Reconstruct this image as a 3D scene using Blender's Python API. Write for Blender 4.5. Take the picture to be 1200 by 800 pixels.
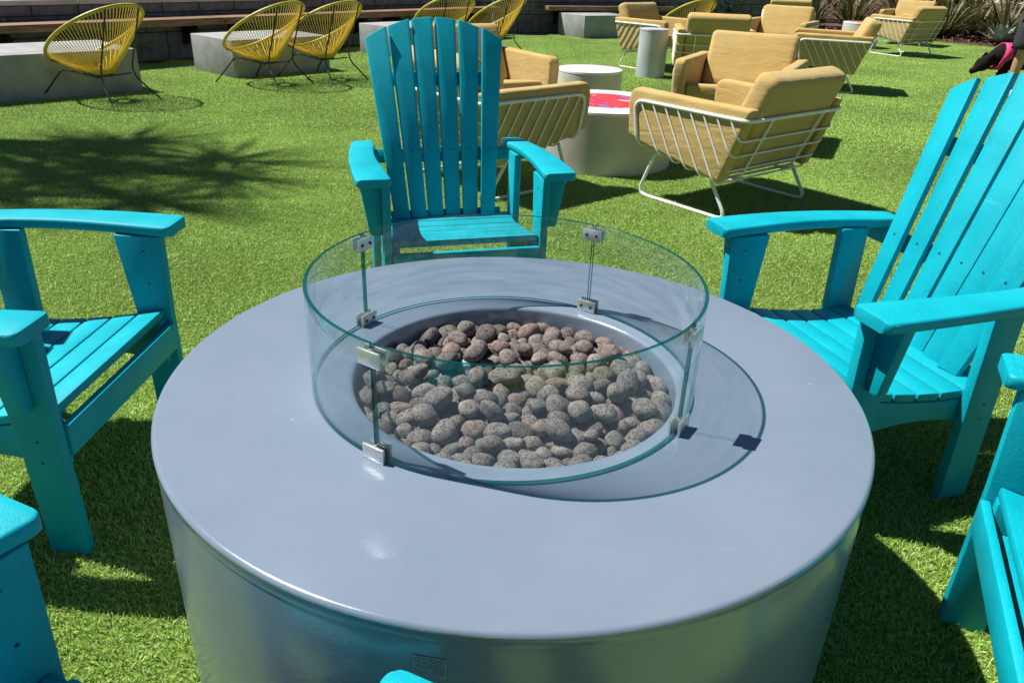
import bpy, bmesh, math, random
import numpy as np
from mathutils import Vector, Matrix, Quaternion, noise

# ------------------------------------------------------------------ camera, sky, sun
sc = bpy.context.scene
COL = sc.collection
for o in list(bpy.data.objects):
    bpy.data.objects.remove(o)

R_TOP, H_TOP = 0.61, 0.50
PITCH, ROLL = math.radians(26.378), math.radians(-2.183)
cd = bpy.data.cameras.new('camera')
cam = bpy.data.objects.new('camera', cd)
COL.objects.link(cam)
cd.sensor_width = 36.0
cd.lens = 905 / 1200 * 36.0
cd.clip_start, cd.clip_end = 0.02, 2000
fw = Vector((0, math.cos(PITCH), -math.sin(PITCH)))
up0 = Vector((0, math.sin(PITCH), math.cos(PITCH)))
rt0 = Vector((1, 0, 0))
rt = rt0 * math.cos(ROLL) - up0 * math.sin(ROLL)
up = rt0 * math.sin(ROLL) + up0 * math.cos(ROLL)
m3 = Matrix((rt, up, -fw)).transposed()
cam.matrix_world = Matrix.Translation((-0.0079, -1.2356, 1.1754)) @ m3.to_4x4()
sc.camera = cam

SUN_EL = math.radians(57.5)
SUN_AZ = Vector((-0.968, 0.250))          # horizontal direction towards the sun
SUN_AZ.normalize()
sun_dir = Vector((SUN_AZ.x * math.cos(SUN_EL), SUN_AZ.y * math.cos(SUN_EL), math.sin(SUN_EL)))
w = bpy.data.worlds.new('World')
sc.world = w
w.use_nodes = True
wn = w.node_tree.nodes
sky = wn.new('ShaderNodeTexSky')
sky.sky_type = 'NISHITA'
sky.sun_disc = False
sky.sun_elevation = SUN_EL
sky.sun_rotation = math.atan2(SUN_AZ.x, SUN_AZ.y)
sky.air_density, sky.dust_density, sky.ozone_density = 0.55, 0.1, 2.0
bg = wn['Background']
bg.inputs['Strength'].default_value = 0.05
w.node_tree.links.new(sky.outputs[0], bg.inputs[0])
sl = bpy.data.lights.new('sun', 'SUN')
sl.energy, sl.angle, sl.color = 5.0, math.radians(0.53), (1.0, 0.955, 0.88)
so = bpy.data.objects.new('sun', sl)
so.rotation_euler = sun_dir.to_track_quat('Z', 'Y').to_euler()
so.location = sun_dir * 30
COL.objects.link(so)
sc.view_settings.view_transform = 'Standard'
sc.view_settings.look = 'None'
sc.view_settings.exposure = 0.65
sc.view_settings.gamma = 1.0
sc.view_settings.use_curve_mapping = False
sc.render.engine = 'CYCLES'
sc.cycles.max_bounces = 10
sc.cycles.transparent_max_bounces = 24
sc.cycles.transmission_bounces = 8
sc.cycles.use_denoising = True

rng = random.Random(7)
nrng = np.random.default_rng(7)
PI = math.pi

# ------------------------------------------------------------------ materials
def mat(name):
    m = bpy.data.materials.new(name)
    m.use_nodes = True
    return m, m.node_tree.nodes, m.node_tree.links, m.node_tree.nodes['Principled BSDF']

def setp(p, **k):
    for a, b in k.items():
        p.inputs[a.replace('_', ' ')].default_value = b

def noise_mat(name, c1, c2, scale=8.0, rough=0.6, bump=0.0, bscale=120.0, detail=4.0, spec=0.5,
              lo=0.35, hi=0.65, coord='Object', coat=0.0, rvar=0.0, metallic=0.0, bdist=0.002):
    m, N, L, p = mat(name)
    tc = N.new('ShaderNodeTexCoord')
    nz = N.new('ShaderNodeTexNoise')
    nz.inputs['Scale'].default_value = scale
    nz.inputs['Detail'].default_value = detail
    L.new(tc.outputs[coord], nz.inputs['Vector'])
    cr = N.new('ShaderNodeValToRGB')
    cr.color_ramp.elements[0].position, cr.color_ramp.elements[1].position = lo, hi
    cr.color_ramp.elements[0].color = (*c1, 1)
    cr.color_ramp.elements[1].color = (*c2, 1)
    L.new(nz.outputs[0], cr.inputs[0])
    L.new(cr.outputs[0], p.inputs['Base Color'])
    setp(p, Roughness=rough, Metallic=metallic)
    p.inputs['Specular IOR Level'].default_value = spec
    p.inputs['Coat Weight'].default_value = coat
    if rvar:
        mp = N.new('ShaderNodeMapRange')
        mp.inputs[3].default_value = rough - rvar
        mp.inputs[4].default_value = rough + rvar
        L.new(nz.outputs[0], mp.inputs[0])
        L.new(mp.outputs[0], p.inputs['Roughness'])
    if bump:
        n2 = N.new('ShaderNodeTexNoise')
        n2.inputs['Scale'].default_value = bscale
        n2.inputs['Detail'].default_value = 3
        L.new(tc.outputs[coord], n2.inputs['Vector'])
        b = N.new('ShaderNodeBump')
        b.inputs['Strength'].default_value = bump
        b.inputs['Distance'].default_value = bdist
        L.new(n2.outputs[0], b.inputs['Height'])
        L.new(b.outputs[0], p.inputs['Normal'])
    return m

M = {}
def teal_mat():
    m = noise_mat('teal_board', (0.000, 0.322, 0.405), (0.001, 0.385, 0.475), 9, 0.5, 0.5, 380, spec=0.24, bdist=0.0014, detail=7, rvar=0.08)
    N, L = m.node_tree.nodes, m.node_tree.links
    p = N['Principled BSDF']
    src = p.inputs['Base Color'].links[0].from_socket
    tc = N.new('ShaderNodeTexCoord')
    def layer(scale, mapscale, lo, hi, amt, col, src):
        mp = N.new('ShaderNodeMapping'); mp.inputs['Scale'].default_value = mapscale
        L.new(tc.outputs['Object'], mp.inputs[0])
        n = N.new('ShaderNodeTexNoise'); n.inputs['Scale'].default_value = scale; n.inputs['Detail'].default_value = 5
        L.new(mp.outputs[0], n.inputs['Vector'])
        r = N.new('ShaderNodeMapRange'); r.inputs[1].default_value = lo; r.inputs[2].default_value = hi; r.inputs[4].default_value = amt
        L.new(n.outputs[0], r.inputs[0])
        x = N.new('ShaderNodeMixRGB'); x.inputs[2].default_value = col
        L.new(r.outputs[0], x.inputs[0]); L.new(src, x.inputs[1])
        return x.outputs[0]
    src = layer(170, (1, 1, 1), 0.56, 0.76, 0.32, (0.09, 0.48, 0.54, 1), src)      # pale grain of the recycled plastic
    src = layer(5, (1, 1, 1), 0.60, 0.80, 0.30, (0.05, 0.30, 0.34, 1), src)        # dull, dusty patches
    src = layer(3, (2, 30, 30), 0.70, 0.78, 0.30, (0.16, 0.50, 0.55, 1), src)      # long light scuffs
    L.new(src, p.inputs['Base Color'])
    return m
M['teal'] = teal_mat()
M['screw'] = noise_mat('dark_screw', (0.01, 0.06, 0.07), (0.03, 0.10, 0.115), 60, 0.45, metallic=0.3)
M['white_metal'] = noise_mat('white_powder_coat', (0.70, 0.70, 0.68), (0.80, 0.80, 0.78), 20, 0.4, 0.1, 300)
M['black_metal'] = noise_mat('black_metal', (0.012, 0.012, 0.013), (0.03, 0.03, 0.03), 20, 0.45)
M['cord'] = noise_mat('yellow_cord', (0.66, 0.43, 0.03), (0.80, 0.56, 0.06), 30, 0.45, 0.2, 400)
M['ring'] = noise_mat('olive_yellow_ring', (0.46, 0.38, 0.04), (0.58, 0.49, 0.07), 30, 0.5, 0.4, 300)
M['concrete'] = noise_mat('pale_concrete', (0.25, 0.265, 0.265), (0.35, 0.36, 0.355), 6, 0.7, 0.25, 90, detail=8)
M['white_drum'] = noise_mat('off_white_table', (0.50, 0.48, 0.43), (0.60, 0.58, 0.53), 7, 0.5, 0.1, 120, detail=7)
M['white_gloss'] = noise_mat('white_print', (0.74, 0.74, 0.74), (0.82, 0.82, 0.82), 9, 0.25)
M['zinc'] = noise_mat('grey_metal_cylinder', (0.40, 0.43, 0.46), (0.52, 0.55, 0.58), 5, 0.38, 0.1, 60, detail=6)
M['clamp'] = noise_mat('brushed_clamp', (0.55, 0.56, 0.55), (0.72, 0.73, 0.71), 60, 0.32, 0.15, 500, metallic=0.75)
M['wood'] = None
M['block'] = noise_mat('grey_block', (0.085, 0.090, 0.098), (0.150, 0.155, 0.165), 9, 0.85, 0.6, 110, detail=9, bdist=0.004)
M['block_b'] = noise_mat('grey_block_b', (0.10, 0.102, 0.108), (0.175, 0.178, 0.185), 11, 0.85, 0.6, 120, detail=9, bdist=0.004)
M['mortar'] = noise_mat('dark_joint', (0.03, 0.03, 0.032), (0.05, 0.05, 0.052), 20, 0.95)
M['cap'] = noise_mat('pale_wall_cap', (0.42, 0.41, 0.38), (0.56, 0.54, 0.50), 6, 0.8, 0.3, 90)
M['bark'] = noise_mat('bark', (0.07, 0.05, 0.035), (0.16, 0.12, 0.09), 18, 0.95, 0.8, 60, bdist=0.01)
M['paving'] = noise_mat('pale_paving', (0.40, 0.39, 0.36), (0.52, 0.50, 0.46), 3, 0.85, 0.2, 60)
M['skin'] = noise_mat('skin', (0.42, 0.22, 0.14), (0.52, 0.29, 0.19), 9, 0.5)
M['shorts'] = noise_mat('dark_fabric', (0.018, 0.020, 0.026), (0.034, 0.037, 0.045), 30, 0.9, 0.4, 300)
M['shirt'] = noise_mat('grey_shirt', (0.10, 0.11, 0.13), (0.15, 0.16, 0.18), 30, 0.9, 0.3, 200)
M['hair'] = noise_mat('brown_hair', (0.03, 0.02, 0.012), (0.07, 0.045, 0.03), 60, 0.6)
M['shoe'] = noise_mat('shoe', (0.30, 0.30, 0.31), (0.42, 0.42, 0.43), 30, 0.7)
M['fur'] = noise_mat('black_fur', (0.005, 0.005, 0.006), (0.016, 0.015, 0.015), 60, 0.85, 1.0, 160, spec=0.15, bdist=0.01)
M['pink'] = noise_mat('pink_harness', (0.62, 0.03, 0.14), (0.75, 0.07, 0.22), 40, 0.7, 0.2, 300)
M['leash'] = noise_mat('red_leash', (0.20, 0.02, 0.02), (0.30, 0.04, 0.03), 40, 0.7)
M['rock'] = noise_mat('garden_rock', (0.20, 0.17, 0.14), (0.36, 0.31, 0.26), 8, 0.9, 0.8, 40, bdist=0.01)
M['eye'] = noise_mat('eye', (0.01, 0.01, 0.01), (0.02, 0.02, 0.02), 5, 0.1)

def wood_mat():
    m, N, L, p = mat('bench_wood')
    tc = N.new('ShaderNodeTexCoord')
    mp = N.new('ShaderNodeMapping')
    mp.inputs['Scale'].default_value = (1.2, 16, 16)
    nz = N.new('ShaderNodeTexNoise')
    nz.inputs['Scale'].default_value = 3
    nz.inputs['Detail'].default_value = 8
    cr = N.new('ShaderNodeValToRGB')
    cr.color_ramp.elements[0].position, cr.color_ramp.elements[1].position = 0.3, 0.7
    cr.color_ramp.elements[0].color = (0.10, 0.048, 0.022, 1)
    cr.color_ramp.elements[1].color = (0.34, 0.20, 0.115, 1)
    L.new(tc.outputs['Object'], mp.inputs[0]); L.new(mp.outputs[0], nz.inputs['Vector'])
    L.new(nz.outputs[0], cr.inputs[0]); L.new(cr.outputs[0], p.inputs['Base Color'])
    p.inputs['Roughness'].default_value = 0.7
    b = N.new('ShaderNodeBump'); b.inputs['Strength'].default_value = 0.4; b.inputs['Distance'].default_value = 0.004
    L.new(nz.outputs[0], b.inputs['Height']); L.new(b.outputs[0], p.inputs['Normal'])
    return m
M['wood'] = wood_mat()

def table_mat():
    m, N, L, p = mat('blue_grey_table_paint')
    tc = N.new('ShaderNodeTexCoord')
    nz = N.new('ShaderNodeTexNoise'); nz.inputs['Scale'].default_value = 4.5; nz.inputs['Detail'].default_value = 9; nz.inputs['Roughness'].default_value = 0.62
    L.new(tc.outputs['Object'], nz.inputs['Vector'])
    cr = N.new('ShaderNodeValToRGB')
    cr.color_ramp.elements[0].position, cr.color_ramp.elements[1].position = 0.3, 0.72
    cr.color_ramp.elements[0].color = (0.200, 0.257, 0.336, 1)
    cr.color_ramp.elements[1].color = (0.226, 0.286, 0.366, 1)
    L.new(nz.outputs[0], cr.inputs[0])
    # specks of dust and small scuffs
    vo = N.new('ShaderNodeTexVoronoi'); vo.inputs['Scale'].default_value = 13; vo.feature = 'F1'
    L.new(tc.outputs['Object'], vo.inputs['Vector'])
    lt = N.new('ShaderNodeMath'); lt.operation = 'LESS_THAN'; lt.inputs[1].default_value = 0.030
    L.new(vo.outputs['Distance'], lt.inputs[0])
    n3 = N.new('ShaderNodeTexNoise'); n3.inputs['Scale'].default_value = 5.0
    L.new(tc.outputs['Object'], n3.inputs['Vector'])
    gt = N.new('ShaderNodeMath'); gt.operation = 'GREATER_THAN'; gt.inputs[1].default_value = 0.53
    L.new(n3.outputs[0], gt.inputs[0])
    mu = N.new('ShaderNodeMath'); mu.operation = 'MULTIPLY'
    L.new(lt.outputs[0], mu.inputs[0]); L.new(gt.outputs[0], mu.inputs[1])
    # faint scratches
    mp = N.new('ShaderNodeMapping'); mp.inputs['Scale'].default_value = (3, 60, 3); mp.inputs['Rotation'].default_value = (0, 0, 0.7)
    L.new(tc.outputs['Object'], mp.inputs[0])
    n4 = N.new('ShaderNodeTexNoise'); n4.inputs['Scale'].default_value = 2.2; n4.inputs['Detail'].default_value = 5
    L.new(mp.outputs[0], n4.inputs['Vector'])
    r4 = N.new('ShaderNodeMapRange'); r4.inputs[1].default_value = 0.66; r4.inputs[2].default_value = 0.78
    r4.inputs[3].default_value = 0.0; r4.inputs[4].default_value = 0.12
    L.new(n4.outputs[0], r4.inputs[0])
    mx = N.new('ShaderNodeMath'); mx.operation = 'MAXIMUM'
    m8 = N.new('ShaderNodeMath'); m8.operation = 'MULTIPLY'; m8.inputs[1].default_value = 0.55
    L.new(mu.outputs[0], m8.inputs[0]); L.new(m8.outputs[0], mx.inputs[0])
    L.new(r4.outputs[0], mx.inputs[1])
    mix = N.new('ShaderNodeMixRGB'); mix.inputs[2].default_value = (0.48, 0.51, 0.54, 1)
    L.new(mx.outputs[0], mix.inputs[0]); L.new(cr.outputs[0], mix.inputs[1])
    L.new(mix.outputs[0], p.inputs['Base Color'])
    rr = N.new('ShaderNodeMapRange'); rr.inputs[1].default_value = 0.3; rr.inputs[2].default_value = 0.7; rr.inputs[3].default_value = 0.13; rr.inputs[4].default_value = 0.27
    L.new(nz.outputs[0], rr.inputs[0]); L.new(rr.outputs[0], p.inputs['Roughness'])
    p.inputs['Specular IOR Level'].default_value = 0.8
    p.inputs['Metallic'].default_value = 0.16
    n5 = N.new('ShaderNodeTexNoise'); n5.inputs['Scale'].default_value = 170; n5.inputs['Detail'].default_value = 2
    L.new(tc.outputs['Object'], n5.inputs['Vector'])
    n6 = N.new('ShaderNodeTexNoise'); n6.inputs['Scale'].default_value = 22; n6.inputs['Detail'].default_value = 2
    L.new(tc.outputs['Object'], n6.inputs['Vector'])
    ad = N.new('ShaderNodeMath'); ad.operation = 'MULTIPLY_ADD'; ad.inputs[1].default_value = 4.0
    L.new(n6.outputs[0], ad.inputs[0]); L.new(n5.outputs[0], ad.inputs[2])
    b = N.new('ShaderNodeBump'); b.inputs['Strength'].default_value = 0.12; b.inputs['Distance'].default_value = 0.0012
    L.new(ad.outputs[0], b.inputs['Height']); L.new(b.outputs[0], p.inputs['Normal'])
    return m
M['table'] = table_mat()

def glass_mats():
    out = []
    for nm, tint, edge in (('clear_glass', (0.955, 0.980, 0.978), False), ('glass_edge', (0.0, 0.0, 0.0), True)):
        m = bpy.data.materials.new(nm); m.use_nodes = True
        N, L = m.node_tree.nodes, m.node_tree.links
        N.clear()
        o = N.new('ShaderNodeOutputMaterial')
        if not edge:
            tc = N.new('ShaderNodeTexCoord')
            nz = N.new('ShaderNodeTexNoise'); nz.inputs['Scale'].default_value = 9; nz.inputs['Detail'].default_value = 5
            L.new(tc.outputs['Object'], nz.inputs['Vector'])
            tr = N.new('ShaderNodeBsdfTransparent')
            mpg = N.new('ShaderNodeMapping'); mpg.inputs['Scale'].default_value = (5, 5, 75)
            L.new(tc.outputs['Object'], mpg.inputs[0])
            ns = N.new('ShaderNodeTexNoise'); ns.inputs['Scale'].default_value = 1.6; ns.inputs['Detail'].default_value = 4; ns.inputs['Distortion'].default_value = 0.5  # caustic ripples of the glass shadow, painted as streaks in the tint
            L.new(mpg.outputs[0], ns.inputs['Vector'])
            crg = N.new('ShaderNodeValToRGB')
            crg.color_ramp.elements[0].position, crg.color_ramp.elements[1].position = 0.36, 0.60
            crg.color_ramp.elements[0].color = (tint[0] * 0.90, tint[1] * 0.925, tint[2] * 0.935, 1)
            crg.color_ramp.elements[1].color = (tint[0], tint[1], tint[2], 1)
            L.new(ns.outputs[0], crg.inputs[0]); L.new(crg.outputs[0], tr.inputs[0])
            gl = N.new('ShaderNodeBsdfGlossy'); gl.inputs['Roughness'].default_value = 0.02
            gl.inputs[0].default_value = (0.9, 0.96, 0.96, 1)
            bu = N.new('ShaderNodeBump'); bu.inputs['Strength'].default_value = 0.06; bu.inputs['Distance'].default_value = 0.003
            L.new(nz.outputs[0], bu.inputs['Height']); L.new(bu.outputs[0], gl.inputs['Normal'])
            # Schlick reflectance of one glass face, alike from both sides
            ge = N.new('ShaderNodeNewGeometry')
            dt = N.new('ShaderNodeVectorMath'); dt.operation = 'DOT_PRODUCT'
            L.new(ge.outputs['Incoming'], dt.inputs[0]); L.new(ge.outputs['Normal'], dt.inputs[1])
            ab = N.new('ShaderNodeMath'); ab.operation = 'ABSOLUTE'; L.new(dt.outputs['Value'], ab.inputs[0])
            om = N.new('ShaderNodeMath'); om.operation = 'SUBTRACT'; om.inputs[0].default_value = 1.0; L.new(ab.outputs[0], om.inputs[1])
            pw = N.new('ShaderNodeMath'); pw.operation = 'POWER'; pw.inputs[1].default_value = 5.0; L.new(om.outputs[0], pw.inputs[0])
            fr = N.new('ShaderNodeMath'); fr.operation = 'MULTIPLY_ADD'; fr.inputs[1].default_value = 0.96; fr.inputs[2].default_value = 0.04
            L.new(pw.outputs[0], fr.inputs[0])
            mx = N.new('ShaderNodeMixShader')
            L.new(fr.outputs[0], mx.inputs[0]); L.new(tr.outputs[0], mx.inputs[1]); L.new(gl.outputs[0], mx.inputs[2])
            # thin film of dust and dried water on the panes
            df = N.new('ShaderNodeBsdfDiffuse'); df.inputs[0].default_value = (0.72, 0.76, 0.76, 1)
            r = N.new('ShaderNodeMapRange'); r.inputs[1].default_value = 0.40; r.inputs[2].default_value = 0.80
            r.inputs[3].default_value = 0.006; r.inputs[4].default_value = 0.035
            L.new(nz.outputs[0], r.inputs[0])
            m2 = N.new('ShaderNodeMixShader')
            L.new(r.outputs[0], m2.inputs[0]); L.new(mx.outputs[0], m2.inputs[1]); L.new(df.outputs[0], m2.inputs[2])
            L.new(m2.outputs[0], o.inputs[0])
        else:
            p = N.new('ShaderNodeBsdfPrincipled')
            p.inputs['Base Color'].default_value = (0.003, 0.060, 0.060, 1)
            p.inputs['Roughness'].default_value = 0.12
            tr = N.new('ShaderNodeBsdfTransparent'); tr.inputs[0].default_value = (0.12, 0.55, 0.52, 1)
            mx = N.new('ShaderNodeMixShader'); mx.inputs[0].default_value = 0.6
            L.new(tr.outputs[0], mx.inputs[1]); L.new(p.outputs[0], mx.inputs[2])
            L.new(mx.outputs[0], o.inputs[0])
        out.append(m)
    return out
M['glass'], M['glass_edge'] = glass_mats()

def stone_mat():
    m, N, L, p = mat('lava_pebble')
    tc = N.new('ShaderNodeTexCoord')
    oi = N.new('ShaderNodeObjectInfo')
    cr = N.new('ShaderNodeValToRGB')
    e = cr.color_ramp.elements
    e[0].position = 0.0; e[0].color = (0.108, 0.095, 0.087, 1)
    e[1].position = 1.0; e[1].color = (0.205, 0.150, 0.132, 1)
    for ps, c in ((0.3, (0.160, 0.146, 0.136)), (0.6, (0.200, 0.178, 0.163)), (0.85, (0.165, 0.140, 0.130))):
        x = e.new(ps); x.color = (*c, 1)
    L.new(oi.outputs['Random'], cr.inputs[0])
    nz = N.new('ShaderNodeTexNoise'); nz.inputs['Scale'].default_value = 60; nz.inputs['Detail'].default_value = 6
    L.new(tc.outputs['Object'], nz.inputs['Vector'])
    vo = N.new('ShaderNodeTexVoronoi'); vo.inputs['Scale'].default_value = 240
    L.new(tc.outputs['Object'], vo.inputs['Vector'])
    mr = N.new('ShaderNodeMapRange'); mr.inputs[1].default_value = 0.10; mr.inputs[2].default_value = 0.34
    L.new(vo.outputs['Distance'], mr.inputs[0])
    mr2 = N.new('ShaderNodeMapRange'); mr2.inputs[1].default_value = 0.25; mr2.inputs[2].default_value = 0.75
    mr2.inputs[3].default_value = 0.55; mr2.inputs[4].default_value = 1.50
    L.new(nz.outputs[0], mr2.inputs[0])
    pit = N.new('ShaderNodeMapRange'); pit.inputs[3].default_value = 0.22; pit.inputs[4].default_value = 1.02
    L.new(mr.outputs[0], pit.inputs[0])
    mu = N.new('ShaderNodeMath'); mu.operation = 'MULTIPLY'
    L.new(pit.outputs[0], mu.inputs[0]); L.new(mr2.outputs[0], mu.inputs[1])
    mx = N.new('ShaderNodeMixRGB'); mx.blend_type = 'MULTIPLY'; mx.inputs[0].default_value = 1
    L.new(cr.outputs[0], mx.inputs[1]); L.new(mu.outputs[0], mx.inputs[2])
    L.new(mx.outputs[0], p.inputs['Base Color'])
    p.inputs['Roughness'].default_value = 0.92
    p.inputs['Specular IOR Level'].default_value = 0.25
    b = N.new('ShaderNodeBump'); b.inputs['Strength'].default_value = 1.0; b.inputs['Distance'].default_value = 0.0035
    L.new(mr.outputs[0], b.inputs['Height'])
    b2 = N.new('ShaderNodeBump'); b2.inputs['Strength'].default_value = 0.6; b2.inputs['Distance'].default_value = 0.004
    L.new(nz.outputs[0], b2.inputs['Height']); L.new(b.outputs[0], b2.inputs['Normal'])
    L.new(b2.outputs[0], p.inputs['Normal'])
    return m
M['stone'] = stone_mat()

def fabric_mat():
    m, N, L, p = mat('yellow_cushion_fabric')
    tc = N.new('ShaderNodeTexCoord')
    nz = N.new('ShaderNodeTexNoise'); nz.inputs['Scale'].default_value = 5; nz.inputs['Detail'].default_value = 7
    L.new(tc.outputs['Object'], nz.inputs['Vector'])
    oi = N.new('ShaderNodeObjectInfo')
    cr = N.new('ShaderNodeValToRGB')
    cr.color_ramp.elements[0].position, cr.color_ramp.elements[1].position = 0.3, 0.7
    cr.color_ramp.elements[0].color = (0.440, 0.308, 0.105, 1)
    cr.color_ramp.elements[1].color = (0.512, 0.372, 0.145, 1)
    L.new(nz.outputs[0], cr.inputs[0])
    # faded, dusty patches on the upper edges of a used cover
    n2 = N.new('ShaderNodeTexNoise'); n2.inputs['Scale'].default_value = 2.6; n2.inputs['Detail'].default_value = 5
    L.new(tc.outputs['Object'], n2.inputs['Vector'])
    r2 = N.new('ShaderNodeMapRange'); r2.inputs[1].default_value = 0.45; r2.inputs[2].default_value = 0.75
    r2.inputs[3].default_value = 0; r2.inputs[4].default_value = 0.5
    L.new(n2.outputs[0], r2.inputs[0])
    mx = N.new('ShaderNodeMixRGB'); mx.inputs[2].default_value = (0.42, 0.34, 0.175, 1)
    L.new(r2.outputs[0], mx.inputs[0]); L.new(cr.outputs[0], mx.inputs[1])
    L.new(mx.outputs[0], p.inputs['Base Color'])
    p.inputs['Roughness'].default_value = 0.95
    p.inputs['Specular IOR Level'].default_value = 0.1
    p.inputs['Sheen Weight'].default_value = 0.15
    # soft wrinkles plus a fine weave
    mp = N.new('ShaderNodeMapping'); mp.inputs['Scale'].default_value = (7, 7, 22)
    L.new(tc.outputs['Object'], mp.inputs[0])
    n3 = N.new('ShaderNodeTexNoise'); n3.inputs['Scale'].default_value = 1.0; n3.inputs['Detail'].default_value = 3; n3.inputs['Distortion'].default_value = 0.8
    L.new(mp.outputs[0], n3.inputs['Vector'])
    b = N.new('ShaderNodeBump'); b.inputs['Strength'].default_value = 0.35; b.inputs['Distance'].default_value = 0.016
    L.new(n3.outputs[0], b.inputs['Height'])
    wv = N.new('ShaderNodeTexNoise'); wv.inputs['Scale'].default_value = 260
    L.new(tc.outputs['Object'], wv.inputs['Vector'])
    b2 = N.new('ShaderNodeBump'); b2.inputs['Strength'].default_value = 0.3; b2.inputs['Distance'].default_value = 0.002
    L.new(wv.outputs[0], b2.inputs['Height']); L.new(b.outputs[0], b2.inputs['Normal'])
    L.new(b2.outputs[0], p.inputs['Normal'])
    return m
M['fabric'] = fabric_mat()

def turf_mats():
    m, N, L, p = mat('turf_blades')
    at = N.new('ShaderNodeAttribute'); at.attribute_name = 'tint'
    ge = N.new('ShaderNodeNewGeometry')
    nz = N.new('ShaderNodeTexNoise'); nz.inputs['Scale'].default_value = 0.9; nz.inputs['Detail'].default_value = 8
    L.new(ge.outputs['Position'], nz.inputs['Vector'])
    mr = N.new('ShaderNodeMapRange'); mr.inputs[1].default_value = 0.3; mr.inputs[2].default_value = 0.7
    mr.inputs[3].default_value = 0.78; mr.inputs[4].default_value = 1.20
    L.new(nz.outputs[0], mr.inputs[0])
    mx = N.new('ShaderNodeMixRGB'); mx.blend_type = 'MULTIPLY'; mx.inputs[0].default_value = 1
    L.new(at.outputs['Color'], mx.inputs[1]); L.new(mr.outputs[0], mx.inputs[2])
    L.new(mx.outputs[0], p.inputs['Base Color'])
    p.inputs['Roughness'].default_value = 0.5
    p.inputs['Specular IOR Level'].default_value = 0.35
    tl = N.new('ShaderNodeBsdfTranslucent')
    L.new(mx.outputs[0], tl.inputs[0])
    ms = N.new('ShaderNodeMixShader'); ms.inputs[0].default_value = 0.22
    L.new(p.outputs[0], ms.inputs[1]); L.new(tl.outputs[0], ms.inputs[2])
    L.new(ms.outputs[0], N['Material Output'].inputs[0])
    g, N, L, p = mat('turf_backing')
    tc = N.new('ShaderNodeNewGeometry')
    n1 = N.new('ShaderNodeTexNoise'); n1.inputs['Scale'].default_value = 90; n1.inputs['Detail'].default_value = 6
    L.new(tc.outputs['Position'], n1.inputs['Vector'])
    cr = N.new('ShaderNodeValToRGB')
    cr.color_ramp.elements[0].position, cr.color_ramp.elements[1].position = 0.35, 0.68
    cr.color_ramp.elements[0].color = (0.06, 0.10, 0.018, 1)
    cr.color_ramp.elements[1].color = (0.20, 0.29, 0.055, 1)
    L.new(n1.outputs[0], cr.inputs[0]); L.new(cr.outputs[0], p.inputs['Base Color'])
    p.inputs['Roughness'].default_value = 0.95
    p.inputs['Specular IOR Level'].default_value = 0.1
    return m, g
M['turf'], M['backing'] = turf_mats()

def leaf_mat(name, c1, c2, c3=None, scale=3.0, trans=0.25, rough=0.5):
    m, N, L, p = mat(name)
    at = N.new('ShaderNodeAttribute'); at.attribute_name = 'tint'
    cr = N.new('ShaderNodeValToRGB')
    cr.color_ramp.elements[0].color = (*c1, 1)
    cr.color_ramp.elements[1].color = (*c2, 1)
    if c3:
        x = cr.color_ramp.elements.new(0.8); x.color = (*c2, 1)
        cr.color_ramp.elements[-1].color = (*c3, 1)
    L.new(at.outputs['Fac'], cr.inputs[0])
    L.new(cr.outputs[0], p.inputs['Base Color'])
    p.inputs['Roughness'].default_value = rough
    tl = N.new('ShaderNodeBsdfTranslucent')
    L.new(cr.outputs[0], tl.inputs[0])
    ms = N.new('ShaderNodeMixShader'); ms.inputs[0].default_value = trans
    L.new(p.outputs[0], ms.inputs[1]); L.new(tl.outputs[0], ms.inputs[2])
    L.new(ms.outputs[0], N['Material Output'].inputs[0])
    return m
M['flax'] = leaf_mat('flax_leaf', (0.035, 0.045, 0.012), (0.15, 0.14, 0.05), (0.42, 0.36, 0.20))
M['flax_green'] = leaf_mat('green_strap_leaf', (0.03, 0.075, 0.015), (0.12, 0.20, 0.045), (0.36, 0.38, 0.16))
M['agave'] = leaf_mat('agave_leaf', (0.16, 0.22, 0.18), (0.26, 0.32, 0.27), None, trans=0.08)
M['shrub'] = leaf_mat('shrub_leaf', (0.03, 0.07, 0.015), (0.10, 0.17, 0.04), (0.17, 0.24, 0.07))
M['palm'] = leaf_mat('sword_leaf', (0.05, 0.09, 0.025), (0.10, 0.15, 0.05), (0.20, 0.22, 0.09), trans=0.1)
M['mulch'] = noise_mat('mulch_bed', (0.045, 0.020, 0.015), (0.16, 0.075, 0.055), 26, 0.95, 0.9, 40, detail=6, bdist=0.02)
M['chip'] = leaf_mat('bark_chip', (0.05, 0.02, 0.014), (0.17, 0.075, 0.055), (0.36, 0.24, 0.19), trans=0.0, rough=0.9)

def print_mat():
    m, N, L, p = mat('red_printed_disc')
    tc = N.new('ShaderNodeTexCoord')
    nz = N.new('ShaderNodeTexNoise'); nz.inputs['Scale'].default_value = 7.5; nz.inputs['Detail'].default_value = 2; nz.inputs['Distortion'].default_value = 0.6
    L.new(tc.outputs['Object'], nz.inputs['Vector'])
    cr = N.new('ShaderNodeValToRGB'); cr.color_ramp.interpolation = 'CONSTANT'
    e = cr.color_ramp.elements
    e[0].position = 0; e[0].color = (0.16, 0.20, 0.42, 1)
    e[1].position = 0.36; e[1].color = (0.62, 0.025, 0.05, 1)
    for ps, c in ((0.50, (0.70, 0.05, 0.04)), (0.60, (0.62, 0.025, 0.06)), (0.64, (0.78, 0.60, 0.44)), (0.72, (0.30, 0.20, 0.42))):
        x = e.new(ps); x.color = (*c, 1)
    L.new(nz.outputs[0], cr.inputs[0]); L.new(cr.outputs[0], p.inputs['Base Color'])
    p.inputs['Roughness'].default_value = 0.35
    return m
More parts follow.
